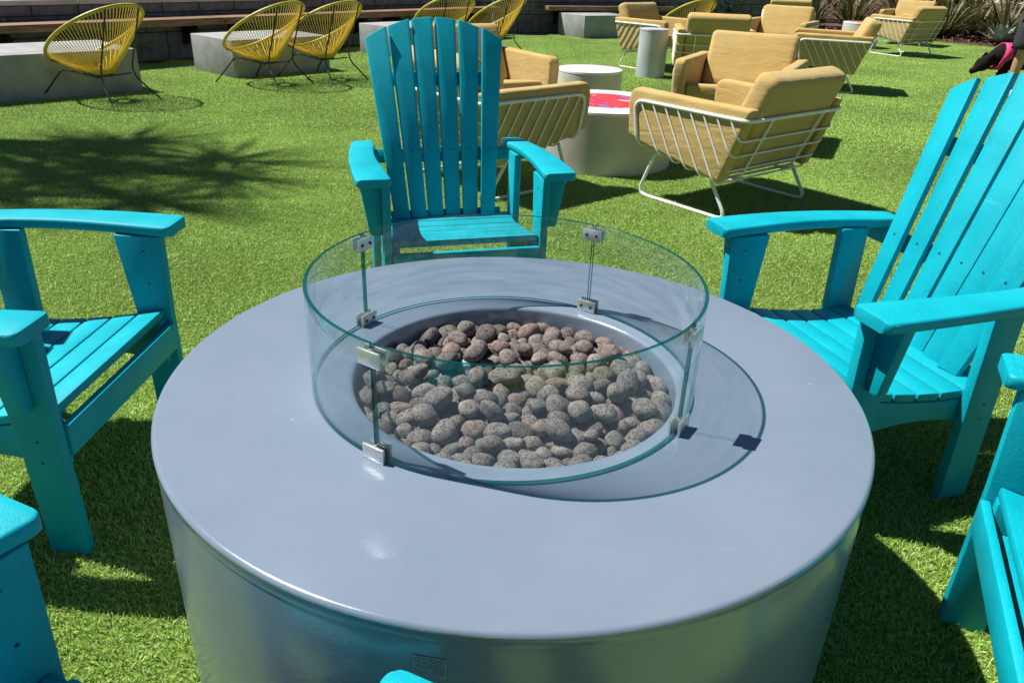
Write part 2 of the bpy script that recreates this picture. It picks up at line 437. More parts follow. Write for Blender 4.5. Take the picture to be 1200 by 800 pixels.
M['print'] = print_mat()

# ------------------------------------------------------------------ helpers
def link(o, parent=None):
    COL.objects.link(o)
    if parent is not None:
        o.parent = parent
    return o

def mesh_obj(name, me, parent=None):
    return link(bpy.data.objects.new(name, me), parent)

def from_bm(name, bm, m, smooth=True, angle=0.6):
    bmesh.ops.recalc_face_normals(bm, faces=bm.faces)
    me = bpy.data.meshes.new(name)
    bm.to_mesh(me); bm.free()
    ms = m if isinstance(m, (list, tuple)) else [m]
    for x in ms:
        me.materials.append(x)
    if smooth:
        me.polygons.foreach_set('use_smooth', [True] * len(me.polygons))
        me.set_sharp_from_angle(angle=angle)
    return me

def tag(o, label=None, cat=None, group=None, kind=None):
    if label: o['label'] = label
    if cat: o['category'] = cat
    if group: o['group'] = group
    if kind: o['kind'] = kind
    return o

def empty(name, loc, rz=0.0, label=None, cat=None, group=None):
    o = bpy.data.objects.new(name, None)
    o.empty_display_size = 0.1
    o.location = loc
    o.rotation_euler = (0, 0, rz)
    COL.objects.link(o)
    return tag(o, label, cat, group)

def bevel(bm, r, seg=2, ang=0.5):
    ed = [e for e in bm.edges if len(e.link_faces) == 2 and e.calc_face_angle(0) > ang]
    if ed and r > 0:
        bmesh.ops.bevel(bm, geom=ed, offset=r, segments=seg, profile=0.5, affect='EDGES', clamp_overlap=True)

def prism(poly, fn, t0, t1, r=0.004, seg=2):
    """poly: 2D points; fn(u, v, t) -> xyz; extruded from t0 to t1 and bevelled."""
    bm = bmesh.new()
    a = [bm.verts.new(fn(u, v, t0)) for u, v in poly]
    b = [bm.verts.new(fn(u, v, t1)) for u, v in poly]
    n = len(poly)
    bm.faces.new(a); bm.faces.new(b[::-1])
    for i in range(n):
        bm.faces.new((a[i], b[i], b[(i + 1) % n], a[(i + 1) % n]))
    bmesh.ops.recalc_face_normals(bm, faces=bm.faces)
    bevel(bm, r, seg, 0.35)
    return bm

def box(x0, x1, y0, y1, z0, z1, r=0.004, seg=2):
    return prism([(x0, y0), (x1, y0), (x1, y1), (x0, y1)], lambda u, v, t: (u, v, t), z0, z1, r, seg)

def cyl(bm, p, axis, r, h, n=12):
    q = Vector(axis).to_track_quat('Z', 'Y').to_matrix().to_4x4()
    bmesh.ops.create_cone(bm, cap_ends=True, segments=n, radius1=r, radius2=r, depth=h,
                          matrix=Matrix.Translation(p) @ q)

def tube(bm, pts, r, n=8, closed=False, caps=True, radii=None):
    pts = [Vector(p) for p in pts]
    N = len(pts)
    rings = []
    prev = None
    for i, p in enumerate(pts):
        if closed:
            d = pts[(i + 1) % N] - pts[i - 1]
        else:
            d = pts[min(i + 1, N - 1)] - pts[max(i - 1, 0)]
        d.normalize()
        if prev is None:
            u = d.orthogonal().normalized()
        else:
            u = prev - d * prev.dot(d)
            u = u.normalized() if u.length > 1e-6 else d.orthogonal().normalized()
        prev = u
        v = d.cross(u)
        rr = radii[i] if radii else r
        rings.append([bm.verts.new(p + (u * math.cos(2 * PI * k / n) + v * math.sin(2 * PI * k / n)) * rr) for k in range(n)])
    for i in range(N if closed else N - 1):
        a, b = rings[i], rings[(i + 1) % N]
        for k in range(n):
            bm.faces.new((a[k], a[(k + 1) % n], b[(k + 1) % n], b[k]))
    if caps and not closed:
        bm.faces.new(rings[0][::-1]); bm.faces.new(rings[-1])

def fillet(pts, r, seg=5, closed=False):
    pts = [Vector(p) for p in pts]
    out = []
    N = len(pts)
    for i, p in enumerate(pts):
        if not closed and i in (0, N - 1):
            out.append(p); continue
        a, b = pts[i - 1], pts[(i + 1) % N]
        da, db = a - p, b - p
        t = min(r, da.length * 0.45, db.length * 0.45)
        p0, p1 = p + da.normalized() * t, p + db.normalized() * t
        for k in range(seg + 1):
            s = k / seg
            out.append(p0 * (1 - s) ** 2 + p * 2 * s * (1 - s) + p1 * s * s)
    return out

def lathe(prof, n=96, closed=False):
    bm = bmesh.new()
    rings = []
    for r, z in prof:
        if r < 1e-6:
            rings.append([bm.verts.new((0, 0, z))])
        else:
            rings.append([bm.verts.new((r * math.cos(2 * PI * k / n), r * math.sin(2 * PI * k / n), z)) for k in range(n)])
    for i in range(len(rings) - 1):
        a, b = rings[i], rings[i + 1]
        for k in range(n):
            k2 = (k + 1) % n
            if len(a) == 1:
                bm.faces.new((a[0], b[k], b[k2]))
            elif len(b) == 1:
                bm.faces.new((a[k], a[k2], b[0]))
            else:
                bm.faces.new((a[k], a[k2], b[k2], b[k]))
    return bm

def copy_tree(o, parent=None, kids=None):
    c = o.copy()
    COL.objects.link(c)
    if parent is not None:
        c.parent = parent
    for ch in KIDS.get(o.name, []):
        copy_tree(ch, c)
    return c

KIDS = {}
def snapshot():
    KIDS.clear()
    for o in bpy.data.objects:
        if o.parent is not None:
            KIDS.setdefault(o.parent.name, []).append(o)

def strip_mesh(name, blades, m):
    """blades: list of (list of (centre, half-width vector), tint) -> one mesh of flat tapering leaves."""
    V, F, T = [], [], []
    for pts, t in blades:
        b0 = len(V)
        for c, h in pts:
            V.append(tuple(c - h)); V.append(tuple(c + h)); T += [t, t]
        for i in range(len(pts) - 1):
            a = b0 + 2 * i
            F.append((a, a + 1, a + 3, a + 2))
    me = bpy.data.meshes.new(name)
    me.from_pydata(V, [], F)
    at = me.attributes.new('tint', 'FLOAT', 'POINT')
    at.data.foreach_set('value', T)
    me.materials.append(m)
    me.polygons.foreach_set('use_smooth', [True] * len(me.polygons))
    return me

# ------------------------------------------------------------------ setting
def sheet(name, pts, z, m, kind='structure'):
    bm = bmesh.new()
    bm.faces.new([bm.verts.new((x, y, z)) for x, y in pts])
    o = mesh_obj(name, from_bm(name, bm, m, smooth=False))
    if o.data.polygons[0].normal.z < 0:
        o.data.flip_normals()
    tag(o, kind=kind)
    return o
ground = sheet('ground', [(-300, -300), (300, -300), (300, 300), (-300, 300)], -0.012, M['paving'])
WA0, WA1 = Vector((-8.376, 2.078)), Vector((-0.55, 12.75))   # base line of the block wall
WD = (WA1 - WA0).normalized(); WN = Vector((WD.y, -WD.x))  # WN points to the lawn
WB1 = Vector((6.2, 16.6))
lawn = sheet('lawn', [(-9, -6), (14, -6), (14, 9.4), (9.6, 13.1), (8.1, 14.9), (6.9, 16.9), (6.2, 17.6), tuple(WB1),
                      tuple(WA1), tuple(WA0), (-9, 1.2)], 0.0, M['backing'])
tag(lawn, kind='structure')
bed = sheet('mulch_bed', [(14, 9.4), (40, 9.4), (40, 40), (6.2, 40), (6.2, 17.6), (6.9, 16.9), (8.1, 14.9), (9.6, 13.1)], 0.004, M['mulch'])

# artificial turf blades: one object, patches scattered by geometry nodes
def turf_patch(name, size, count, seed, hmin, hmax, wid):
    r = np.random.default_rng(seed)
    n = count
    base = np.stack([r.uniform(-size / 2, size / 2, n), r.uniform(-size / 2, size / 2, n), np.full(n, -0.002)], 1)
    ang = r.uniform(0, 2 * np.pi, n)
    h = r.uniform(hmin, hmax, n)
    lean = r.uniform(0.15, 1.1, n) * h
    la = r.uniform(0, 2 * np.pi, n)
    side = np.stack([np.cos(ang), np.sin(ang), np.zeros(n)], 1) * (wid * r.uniform(0.7, 1.3, n) / 2)[:, None]
    bend = np.stack([np.cos(la), np.sin(la), np.zeros(n)], 1) * lean[:, None]
    mid = base + bend * 0.28 + np.stack([np.zeros(n), np.zeros(n), h * 0.62], 1)
    tip = base + bend + np.stack([np.zeros(n), np.zeros(n), h * 0.92], 1)
    V = np.stack([base - side, base + side, mid - side * 0.9, mid + side * 0.9, tip], 1).reshape(-1, 3)
    i = np.arange(n) * 5
    tris = np.concatenate([np.stack([i, i + 1, i + 3], 1), np.stack([i, i + 3, i + 2], 1), np.stack([i + 2, i + 3, i + 4], 1)])
    me = bpy.data.meshes.new(name)
    me.from_pydata(V.tolist(), [], tris.tolist())
    k = r.uniform(0, 1, n)
    c = np.empty((n, 3))
    dark, mid_, lite, thatch = np.array([0.138, 0.268, 0.045]), np.array([0.308, 0.508, 0.090]), np.array([0.525, 0.700, 0.210]), np.array([0.70, 0.70, 0.38])
    for j, (a, b, col0, col1) in enumerate(((0, .25, dark, mid_), (.25, .65, mid_, lite), (.65, .9, lite, mid_), (.9, 1.01, thatch, lite))):
        s = (k >= a) & (k < b)
        t = ((k - a) / (b - a))[:, None]
        c[s] = (col0 * (1 - t) + col1 * t)[s]
    C = np.ones((n * 5, 4)); C[:, :3] = np.repeat(c, 5, 0)
    at = me.attributes.new('tint', 'FLOAT_COLOR', 'POINT')
    at.data.foreach_set('color', C.ravel())
    me.materials.append(M['turf'])
    return me

def turf(name, pts, patch_me):
    me = bpy.data.meshes.new(name)
    me.from_pydata(pts, [], [])
    o = mesh_obj(name, me)
    src = bpy.data.objects.new(name + '_patch', patch_me)
    ng = bpy.data.node_groups.new(name, 'GeometryNodeTree')
    ng.interface.new_socket('Geometry', in_out='INPUT', socket_type='NodeSocketGeometry')
    ng.interface.new_socket('Geometry', in_out='OUTPUT', socket_type='NodeSocketGeometry')
    N, L = ng.nodes, ng.links
    gi, go = N.new('NodeGroupInput'), N.new('NodeGroupOutput')
    oi = N.new('GeometryNodeObjectInfo'); oi.inputs['Object'].default_value = src
    ip = N.new('GeometryNodeInstanceOnPoints')
    rv = N.new('FunctionNodeRandomValue'); rv.data_type = 'INT'
    rv.inputs['Min'].default_value = 0; rv.inputs['Max'].default_value = 3
    mu = N.new('ShaderNodeMath'); mu.operation = 'MULTIPLY'; mu.inputs[1].default_value = PI / 2
    cb = N.new('ShaderNodeCombineXYZ')
    L.new(rv.outputs[2], mu.inputs[0]); L.new(mu.outputs[0], cb.inputs[2])
    L.new(gi.outputs[0], ip.inputs['Points']); L.new(oi.outputs['Geometry'], ip.inputs['Instance'])
    L.new(cb.outputs[0], ip.inputs['Rotation'])
    L.new(ip.outputs[0], go.inputs[0])
    md = o.modifiers.new('scatter', 'NODES'); md.node_group = ng
    return o
S = 0.40
def in_lawn(x, y):
    v = Vector((x, y)) - WA0
    if v.dot(WN) < 0.22: return False
    d2 = (WB1 - WA1).normalized(); n2 = Vector((d2.y, -d2.x))
    if (Vector((x, y)) - WA1).dot(n2) < 0.22: return False
    e = [(14, 9.4), (9.6, 13.1), (8.1, 14.9), (6.9, 16.9), (6.2, 17.6)]
    for (ax, ay), (bx, by) in zip(e, e[1:]):
        if (bx - ax) * (y - ay) - (by - ay) * (x - ax) < 0.22 * math.hypot(bx - ax, by - ay): return False
    return True
near, far = [], []
ny = int(17.6 / S)
for j in range(-5, ny):
    for i in range(-22, 36):
        x, y = (i + 0.5) * S, (j + 0.5) * S
        d = y + 1.24
        if x < -2.3 - 0.86 * max(d, 0) * 0.9 or x > 2.5 + 0.95 * max(d, 0): continue
        if math.hypot(x, y) < 0.30: continue
        if not in_lawn(x, y): continue
        (near if y < 4.6 else far).append((x, y, 0.0))
tb = turf('turf_blades', near, turf_patch('turf_patch', S, 8500, 3, 0.007, 0.017, 0.0023))
tag(tb, 'bright green artificial turf blades covering the lawn', 'turf', kind='stuff')
tf = turf('distant_turf_blades', far, turf_patch('far_turf_patch', S, 3600, 4, 0.009, 0.020, 0.0040))
tag(tf, 'green artificial turf blades by the lounge seating and the block wall', 'turf', kind='stuff')

# ------------------------------------------------------------------ teal garden chairs
ARM_Z = 0.564
def seat_z(y):
    s = (y - 0.03) / 0.43
    return 0.350 - 0.046 * math.sin(min(max(s, 0), 1) * PI * 0.62)
RECL = math.radians(17)
BY, BZ = 0.432, 0.300
def back_pt(u, v, t, x0=0.0, tw=0.0):
    """u lateral, v up along the slat, t behind."""
    xx = x0 + (u - x0) * math.cos(tw)
    t2 = t - (u - x0) * math.sin(tw)
    return (xx, BY + v * math.sin(RECL) + t2 * math.cos(RECL), BZ + v * math.cos(RECL) - t2 * math.sin(RECL))

screw_me = None
def make_chair():
    global screw_me
    root = empty('garden_chair', (0, 0, 0))
    T = M['teal']
    bm = bmesh.new(); cyl(bm, (0, 0, 0), (0, 0, 1), 0.0031, 0.002, 10)
    screw_me = from_bm('screw', bm, M['screw'])
    def screw(parent, p, axis):
        s = mesh_obj('screw', screw_me, parent)
        s.location = p
        s.rotation_euler = Vector(axis).to_track_quat('Z', 'Y').to_euler()
    for s in (-1, 1):
        # arm: arched board, broad at the front and waisted towards the back
        bm = bmesh.new()
        L = 0.57; rr = 0.016; th = 0.027
        ys = [0, .001, .003, .006, .010, .016, .05, .09, .14, .19, .24, .29, .34, .39, .44, .49, .53, L - .012, L - .006, L]
        rings = []
        for y in ys:
            q = y / L
            xi = 0.243 + 0.028 * math.sin(min(q * 1.15, 1) * PI) ** 1.0 * (0.3 + 0.7 * q)
            xo = 0.352 + 0.006 * math.sin(q * PI) - 0.034 * q ** 2.2
            ins = 0.0
            if y < rr: ins = rr - math.sqrt(max(rr * rr - (rr - y) ** 2, 0))
            if y > L - 0.012:
                k = y - (L - 0.012); ins = 0.012 - math.sqrt(max(0.012 ** 2 - k * k, 0))
            xi += ins; xo -= ins
            zt = ARM_Z - 0.001 + 0.005 * math.sin(q * PI) - 0.004 * q
            c = 0.0065 if y > 0.0015 and y < L - 0.001 else 0.004
            yy = y + (0.0 if 0 < y < L else 0.0)
            cs = [(xi + c, zt), (xi + c * .3, zt - c * .3), (xi, zt - c), (xi, zt - th + c), (xi + c, zt - th),
                  (xo - c, zt - th), (xo, zt - th + c), (xo, zt - c), (xo - c * .3, zt - c * .3), (xo - c, zt)]
            rings.append([bm.verts.new((s * x, yy, z)) for x, z in cs])
        for a, b in zip(rings, rings[1:]):
            n = len(a)
            for k in range(n):
                bm.faces.new((a[k], a[(k + 1) % n], b[(k + 1) % n], b[k]))
        bm.faces.new(rings[0]); bm.faces.new(rings[-1])
        mesh_obj('arm', from_bm('arm', bm, T, angle=0.9), root)
        # front leg, with the tapering bracket on its outer face
        x0, x1 = 0.2465, 0.2725
        prof = [(0.030, 0.0), (0.112, 0.0), (0.116, 0.30), (0.142, ARM_Z - 0.0260), (0.024, ARM_Z - 0.0275), (0.030, 0.33)]
        lg = mesh_obj('leg', from_bm('leg', prism(prof, lambda u, v, t: (s * t, u, v), x0, x1, 0.004), T), root)
        bp = [(x1 + .0005, ARM_Z - 0.0275), (0.339, ARM_Z - 0.0275), (0.312, ARM_Z - 0.190), (0.306, ARM_Z - 0.197), (x1 + .0005, ARM_Z - 0.197)]
        mesh_obj('bracket', from_bm('bracket', prism(bp, lambda u, v, t: (s * u, t, v), 0.058, 0.086, 0.003), T), lg)
        for z in (ARM_Z - 0.065, ARM_Z - 0.150):
            screw(lg, (s * x0, 0.072, z), (-s, 0, 0))
        for z in (0.285, 0.235):
            screw(lg, (s * x1, 0.075, z), (s, 0, 0))
        # rear leg
        prof = [(0.388, 0.0), (0.472, 0.0), (0.462, ARM_Z - 0.0275), (0.374, ARM_Z - 0.0260)]
        lg = mesh_obj('leg', from_bm('leg', prism(prof, lambda u, v, t: (s * t, u, v), x0, x1, 0.004), T), root)
        for z in (0.275, 0.235):
            screw(lg, (s * x1, 0.428, z), (s, 0, 0))
        # side rail with an arched lower edge
        yy = [0.046 + 0.415 * k / 12 for k in range(13)]
        prof = [(y, seat_z(y) - 0.0235) for y in yy] + [(y, 0.205 + 0.030 * math.sin((y - 0.046) / 0.415 * PI)) for y in yy[::-1]]
        mesh_obj('side_rail', from_bm('side_rail', prism(prof, lambda u, v, t: (s * t, u, v), 0.2195, 0.2455, 0.003), T), root)
    # seat slats
    for k in range(6):
        y0 = 0.046 + k * 0.0685; y1 = y0 + 0.0635
        za, zb = seat_z(y0), seat_z(y1)
        hw = 0.2445 if k in (0,) else 0.2455
        prof = [(y0, za), (y1, zb), (y1, zb - 0.022), (y0, za - 0.022)]
        sl_ = mesh_obj('seat_slat', from_bm('seat_slat', prism(prof, lambda u, v, t: (t, u, v), -hw, hw, 0.005), T), root)
    mesh_obj('apron', from_bm('apron', prism([(0.022, 0.310), (0.040, 0.312), (0.040, 0.238), (0.026, 0.236)], lambda u, v, t: (t, u, v), -0.2450, 0.2450, 0.005), T), root)
    mesh_obj('stretcher', from_bm('stretcher', box(-0.2190, 0.2190, 0.062, 0.086, 0.205, 0.262, 0.004), T), root)
    # fanned back slats
    n = 6; gap = 0.0085
    bw, tw = 0.0555, 0.0760
    L0 = 0.632
    def arc(u):                                   # length of the back at lateral position u
        return L0 + 0.076 * (1 - (u / 0.25) ** 2)
    for k in range(n):
        cb, ct = (k - 2.5) * (bw + gap), (k - 2.5) * (tw + gap)
        lm = arc(ct)
        pts = [(cb - bw / 2, 0.0), (cb + bw / 2, 0.0)]
        for j in range(7):
            uu = ct + tw / 2 - tw * j / 6
            pts.append((uu, arc(uu)))
        twist = -(k - 2.5) * math.radians(3.6)
        zoff = 0.0045 * (k - 2.5) ** 2 * 0.6
        xm = (cb + ct) / 2
        sl_ = mesh_obj('back_slat', from_bm('back_slat', prism(pts, lambda u, v, t: back_pt(u, v, t - zoff, xm, twist), 0.0, 0.020, 0.004), T), root)
        for v in (0.245,):
            f = v / lm
            u = cb * (1 - f) + ct * f
            p = back_pt(u, v, -zoff - 0.0002, xm, twist)
            screw(sl_, p, (0, -math.cos(RECL), math.sin(RECL)))
    rail = lambda v0, v1, hw: prism([(v0, 0.0225), (v1, 0.0225), (v1, 0.046), (v0, 0.046)],
                                     lambda u, v, t: back_pt(t, u, v), -hw, hw, 0.004)
    mesh_obj('back_rail', from_bm('back_rail', rail(0.205, 0.255, 0.330), T), root)
    mesh_obj('back_rail', from_bm('back_rail', rail(0.475, 0.525, 0.205), T), root)
    mesh_obj('back_rail', from_bm('back_rail', rail(-0.03, 0.030, 0.2190), T), root)
    return root

chair0 = make_chair()
snapshot()
G = 'teal chairs around the fire pit table'
chairs = [  # front middle, direction of the chair's back, label
    ((-0.156, 1.139), (-0.277, 0.961), 'teal slatted garden chair, its shaded fan back hiding a yellow lounge chair'),
    ((-0.857, 0.300), (-0.9996, 0.028), 'teal slatted garden chair beside the shadow of the sword leaf tree'),
    ((0.614, 0.468), (0.9495, 0.314), 'teal slatted garden chair with a sunlit fan back, in front of the black dog'),
    ((0.757, -0.288), (0.93, -0.37), 'teal slatted garden chair close beside the chair with the sunlit fan back'),
    ((-0.336, -0.609), (-0.409, -0.913), 'teal slatted garden chair by the small name plate on the drum of the fire pit'),
]
for i, (p, b, lab) in enumerate(chairs):
    o = chair0 if i == 0 else copy_tree(chair0)
    o.location = (p[0], p[1], 0.0)
    o.rotation_euler = (0, 0, math.atan2(-b[0], b[1]))
    tag(o, lab, 'chair', G)
# ------------------------------------------------------------------ fire pit table
ft = empty('fire_pit_table', (0, 0, 0), 0, 'round blue grey fire pit table with a bowl of lava pebbles', 'fire pit')
rb, rz = 0.289, H_TOP
def arcp(cx, cz, r, a0, a1, n=8):
    return [(cx + r * math.cos(a0 + (a1 - a0) * k / n), cz + r * math.sin(a0 + (a1 - a0) * k / n)) for k in range(n + 1)]
prof = arcp(R_TOP - 0.0075, H_TOP - 0.0075, 0.0075, -PI / 6, PI / 2, 8)
top = [(R_TOP - 0.005, H_TOP - 0.0242), (R_TOP - 0.0006, H_TOP - 0.0232)] + prof + [(0.5, H_TOP), (0.36, H_TOP), (rb + 0.010, H_TOP)]
top += arcp(rb + 0.008, H_TOP - 0.008, 0.008, PI / 2, PI, 5)[1:]
top += [(rb - 0.004, H_TOP - 0.115), (rb - 0.03, H_TOP - 0.118)]
mesh_obj('table_top', from_bm('table_top', lathe(top, 160), M['table'], angle=0.9), ft)
mesh_obj('drum', from_bm('drum', lathe([(R_TOP - 0.0016, H_TOP - 0.0246), (R_TOP - 0.0016, 0.03), (R_TOP - 0.008, 0.0)], 160), M['table']), ft)
mesh_obj('bowl_floor', from_bm('bowl_floor', lathe([(rb - 0.002, H_TOP - 0.057), (0, H_TOP - 0.057)], 64), M['mortar']), ft)
# pilot cover: small folded metal box among the pebbles
ig = bmesh.new()
g2 = box(-0.155, -0.105, 0.045, 0.085, H_TOP - 0.056, H_TOP - 0.008, 0.002)
mesh_obj('pilot_cover', from_bm('pilot_cover', g2, M['mortar']), ft)
g2 = box(-0.103, -0.085, 0.05, 0.075, H_TOP - 0.056, H_TOP - 0.016, 0.002)
mesh_obj('pilot_bracket', from_bm('pilot_bracket', g2, M['zinc']), ft)
# name plate on the drum, raised frame and worn characters
pa = math.atan2(-0.599, -0.0885)
plate = bmesh.new()
pm = noise_mat('worn_plate', (0.20, 0.24, 0.25), (0.30, 0.34, 0.35), 120, 0.5)
PW, PH, PZ = 0.040, 0.030, 0.438
def on_drum(u, v, t):
    a = pa + u / R_TOP
    r = R_TOP - 0.0016 + t
    return (r * math.cos(a), r * math.sin(a), PZ + v)
def pbox(u0, u1, v0, v1, t0, t1):
    n = 4
    a = [[plate.verts.new(on_drum(u0 + (u1 - u0) * k / n, v, t)) for k in range(n + 1)] for (v, t) in ((v0, t0), (v0, t1), (v1, t1), (v1, t0))]
    for i in range(4):
        for k in range(n):
            plate.faces.new((a[i][k], a[i][k + 1], a[(i + 1) % 4][k + 1], a[(i + 1) % 4][k]))
pbox(-PW / 2, PW / 2, -PH / 2, PH / 2, 0.0, 0.0005)
pl = mesh_obj('name_plate', from_bm('name_plate', plate, M['table'], smooth=False), ft)
plate = bmesh.new()
bt = 0.002
pbox(-PW / 2, PW / 2, PH / 2 - bt, PH / 2, 0.0007, 0.0012); pbox(-PW / 2, PW / 2, -PH / 2, -PH / 2 + bt, 0.0007, 0.0012)
pbox(-PW / 2, -PW / 2 + bt, -PH / 2 + bt, PH / 2 - bt, 0.0007, 0.0012); pbox(PW / 2 - bt, PW / 2, -PH / 2 + bt, PH / 2 - bt, 0.0007, 0.0012)
# two rows of worn block letters: strokes only, as far as they can be made out
r_ = random.Random(5)
for row in (0.0013, -0.0110):
    for c in range(5):
        u = -PW / 2 + 0.0040 + c * 0.0066
        for du in ((0, 0.0038) if r_.random() < 0.6 else (0.0,)):
            pbox(u + du, u + du + 0.0013, row, row + 0.0095, 0.0007, 0.0012)
        for dv in r_.sample((0.0, 0.0040, 0.0080), 2):
            pbox(u, u + 0.0051, row + dv, row + dv + 0.0014, 0.0008, 0.0013)
mesh_obj('lettering', from_bm('lettering', plate, pm, smooth=False), pl)

# lava pebbles: settle spheres in the bowl, then draw each as a rounded pebble
NP = 292
pr = np.where(nrng.random(NP) < 0.2, nrng.uniform(0.011, 0.0145, NP), nrng.uniform(0.0145, 0.0222, NP))
aa = nrng.uniform(0, 2 * np.pi, NP); dd = np.sqrt(nrng.uniform(0, 1, NP)) * 0.25
P = np.stack([dd * np.cos(aa), dd * np.sin(aa), nrng.uniform(0.03, 0.16, NP)], 1)
RBW = rb - 0.004
for it in range(420):
    P[:, 2] -= 0.0012 if it < 360 else 0.0002
    for sub in range(2):
        D = P[:, None, :] - P[None, :, :]
        d = np.sqrt((D ** 2).sum(-1)) + np.eye(NP)
        ov = np.maximum(pr[:, None] + pr[None, :] - d, 0) * (1 - np.eye(NP))
        P += (D / d[..., None] * ov[..., None] * 0.35).sum(1)
        rr = np.hypot(P[:, 0], P[:, 1])
        lim = RBW - pr
        f = np.where(rr > lim, lim / np.maximum(rr, 1e-6), 1)
        P[:, 0] *= f; P[:, 1] *= f
        P[:, 2] = np.maximum(P[:, 2], pr)
stone_meshes = []
for k in range(9):
    bm = bmesh.new()
    bmesh.ops.create_icosphere(bm, subdivisions=3, radius=1.0)
    off = Vector((k * 7.3, k * 3.1, k * 1.7))
    ax = (rng.uniform(1.15, 1.50), rng.uniform(0.90, 1.04), rng.uniform(0.74, 0.90))
    for v in bm.verts:
        n = v.co.normalized()
        s = 1 + 0.16 * noise.noise(n * 1.1 + off) + 0.06 * noise.noise(n * 2.6 + off) + 0.022 * noise.noise(n * 8 + off)
        v.co = Vector((n.x * ax[0], n.y * ax[1], n.z * ax[2])) * s * 0.02
    stone_meshes.append(from_bm('lava_pebble', bm, M['stone'], angle=3.0))
for i in range(NP):
    o = mesh_obj('lava_pebble', stone_meshes[i % 9])
    k = pr[i] / 0.02
    o.scale = (k, k, k)
    o.rotation_euler = (rng.gauss(0, 0.35), rng.gauss(0, 0.35), rng.uniform(0, 2 * PI))
    o.location = (P[i, 0], P[i, 1], H_TOP - 0.057 + P[i, 2])
    tag(o, 'rounded porous grey brown lava pebble lying in the fire pit bowl', 'pebble', 'lava pebbles in the fire pit bowl')

# glass wind guard
GC = (-0.021, 0.002)
GR, GZ0, GZ1, GT = 0.3366, 0.004, 0.192, 0.006
gg = empty('glass_wind_guard', (GC[0], GC[1], H_TOP), 0, 'ring of four curved clear glass panes with metal clamps on the fire pit table', 'wind guard')
seams = [-122.5, -31.5, 59.0, 147.5]
for i in range(4):
    a0 = math.radians(seams[i]) + 0.0075
    a1 = math.radians(seams[(i + 1) % 4] + (360 if i == 3 else 0)) - 0.0075
    bm = bmesh.new()
    n = 40
    cols = []
    for k in range(n + 1):
        a = a0 + (a1 - a0) * k / n
        c, s = math.cos(a), math.sin(a)
        ri, ro = GR - GT / 2, GR + GT / 2
        ch = 0.0008
        cols.append([bm.verts.new((r * c, r * s, z)) for r, z in
                     ((ri, GZ0), (ro, GZ0), (ro, GZ1 - ch), (ro - ch, GZ1), (ri + ch, GZ1), (ri, GZ1 - ch))])
    m = len(cols[0])
    for a, b in zip(cols, cols[1:]):
        for k in range(m):
            f = bm.faces.new((a[k], b[k], b[(k + 1) % m], a[(k + 1) % m]))
            f.material_index = 0 if k in (1, 5) else 1
    for e in (cols[0], cols[-1]):
        f = bm.faces.new(e); f.material_index = 1
    mesh_obj('glass_pane', from_bm('glass_pane', bm, [M['glass'], M['glass_edge']], angle=0.5), gg)
cl_me = from_bm('clamp_plate', box(-0.0205, 0.0205, -0.0025, 0.0025, -0.0122, 0.0122, 0.0012), M['clamp'])
cw_me = from_bm('clamp_web', box(-0.0028, 0.0028, -0.0072, 0.0072, -0.0120, 0.0120, 0.0008), M['clamp'])
bm = bmesh.new(); cyl(bm, (0, 0, 0), (0, 1, 0), 0.0034, 0.0016, 12); sk_me = from_bm('screw_head', bm, M['screw'])
for a in seams:
    for z in (0.0130, GZ1 - 0.0205):
        an = math.radians(a)
        c = bpy.data.objects.new('clamp', cw_me); link(c, gg)
        c.location = (GR * math.cos(an), GR * math.sin(an), z)
        c.rotation_euler = (0, 0, an + PI / 2)
        for s in (-1, 1):
            p = mesh_obj('clamp_plate', cl_me, c)
            p.location = (0, s * 0.0080, 0)
        for s in (-1, 1):
            k = mesh_obj('screw_head', sk_me, c)
            k.location = (s * 0.011, 0.0110, 0)

# ------------------------------------------------------------------ yellow lounge chairs
def soft_prism(poly, fn, t0, t1, r, puff=0.0, seed=0.0, seg=4, cuts=2):
    bm = prism(poly, fn, t0, t1, r, seg)
    bmesh.ops.triangulate(bm, faces=[f for f in bm.faces if len(f.verts) > 4])
    bmesh.ops.subdivide_edges(bm, edges=[e for e in bm.edges if e.calc_length() > 0.09], cuts=cuts, use_grid_fill=True)
    bm.normal_update()
    for v in bm.verts:
        k = noise.noise(v.co * 7 + Vector((seed, 0, seed))) * 0.6 + noise.noise(v.co * 16 + Vector((0, seed, 0))) * 0.4
        v.co += v.normal * k * puff
    return bm

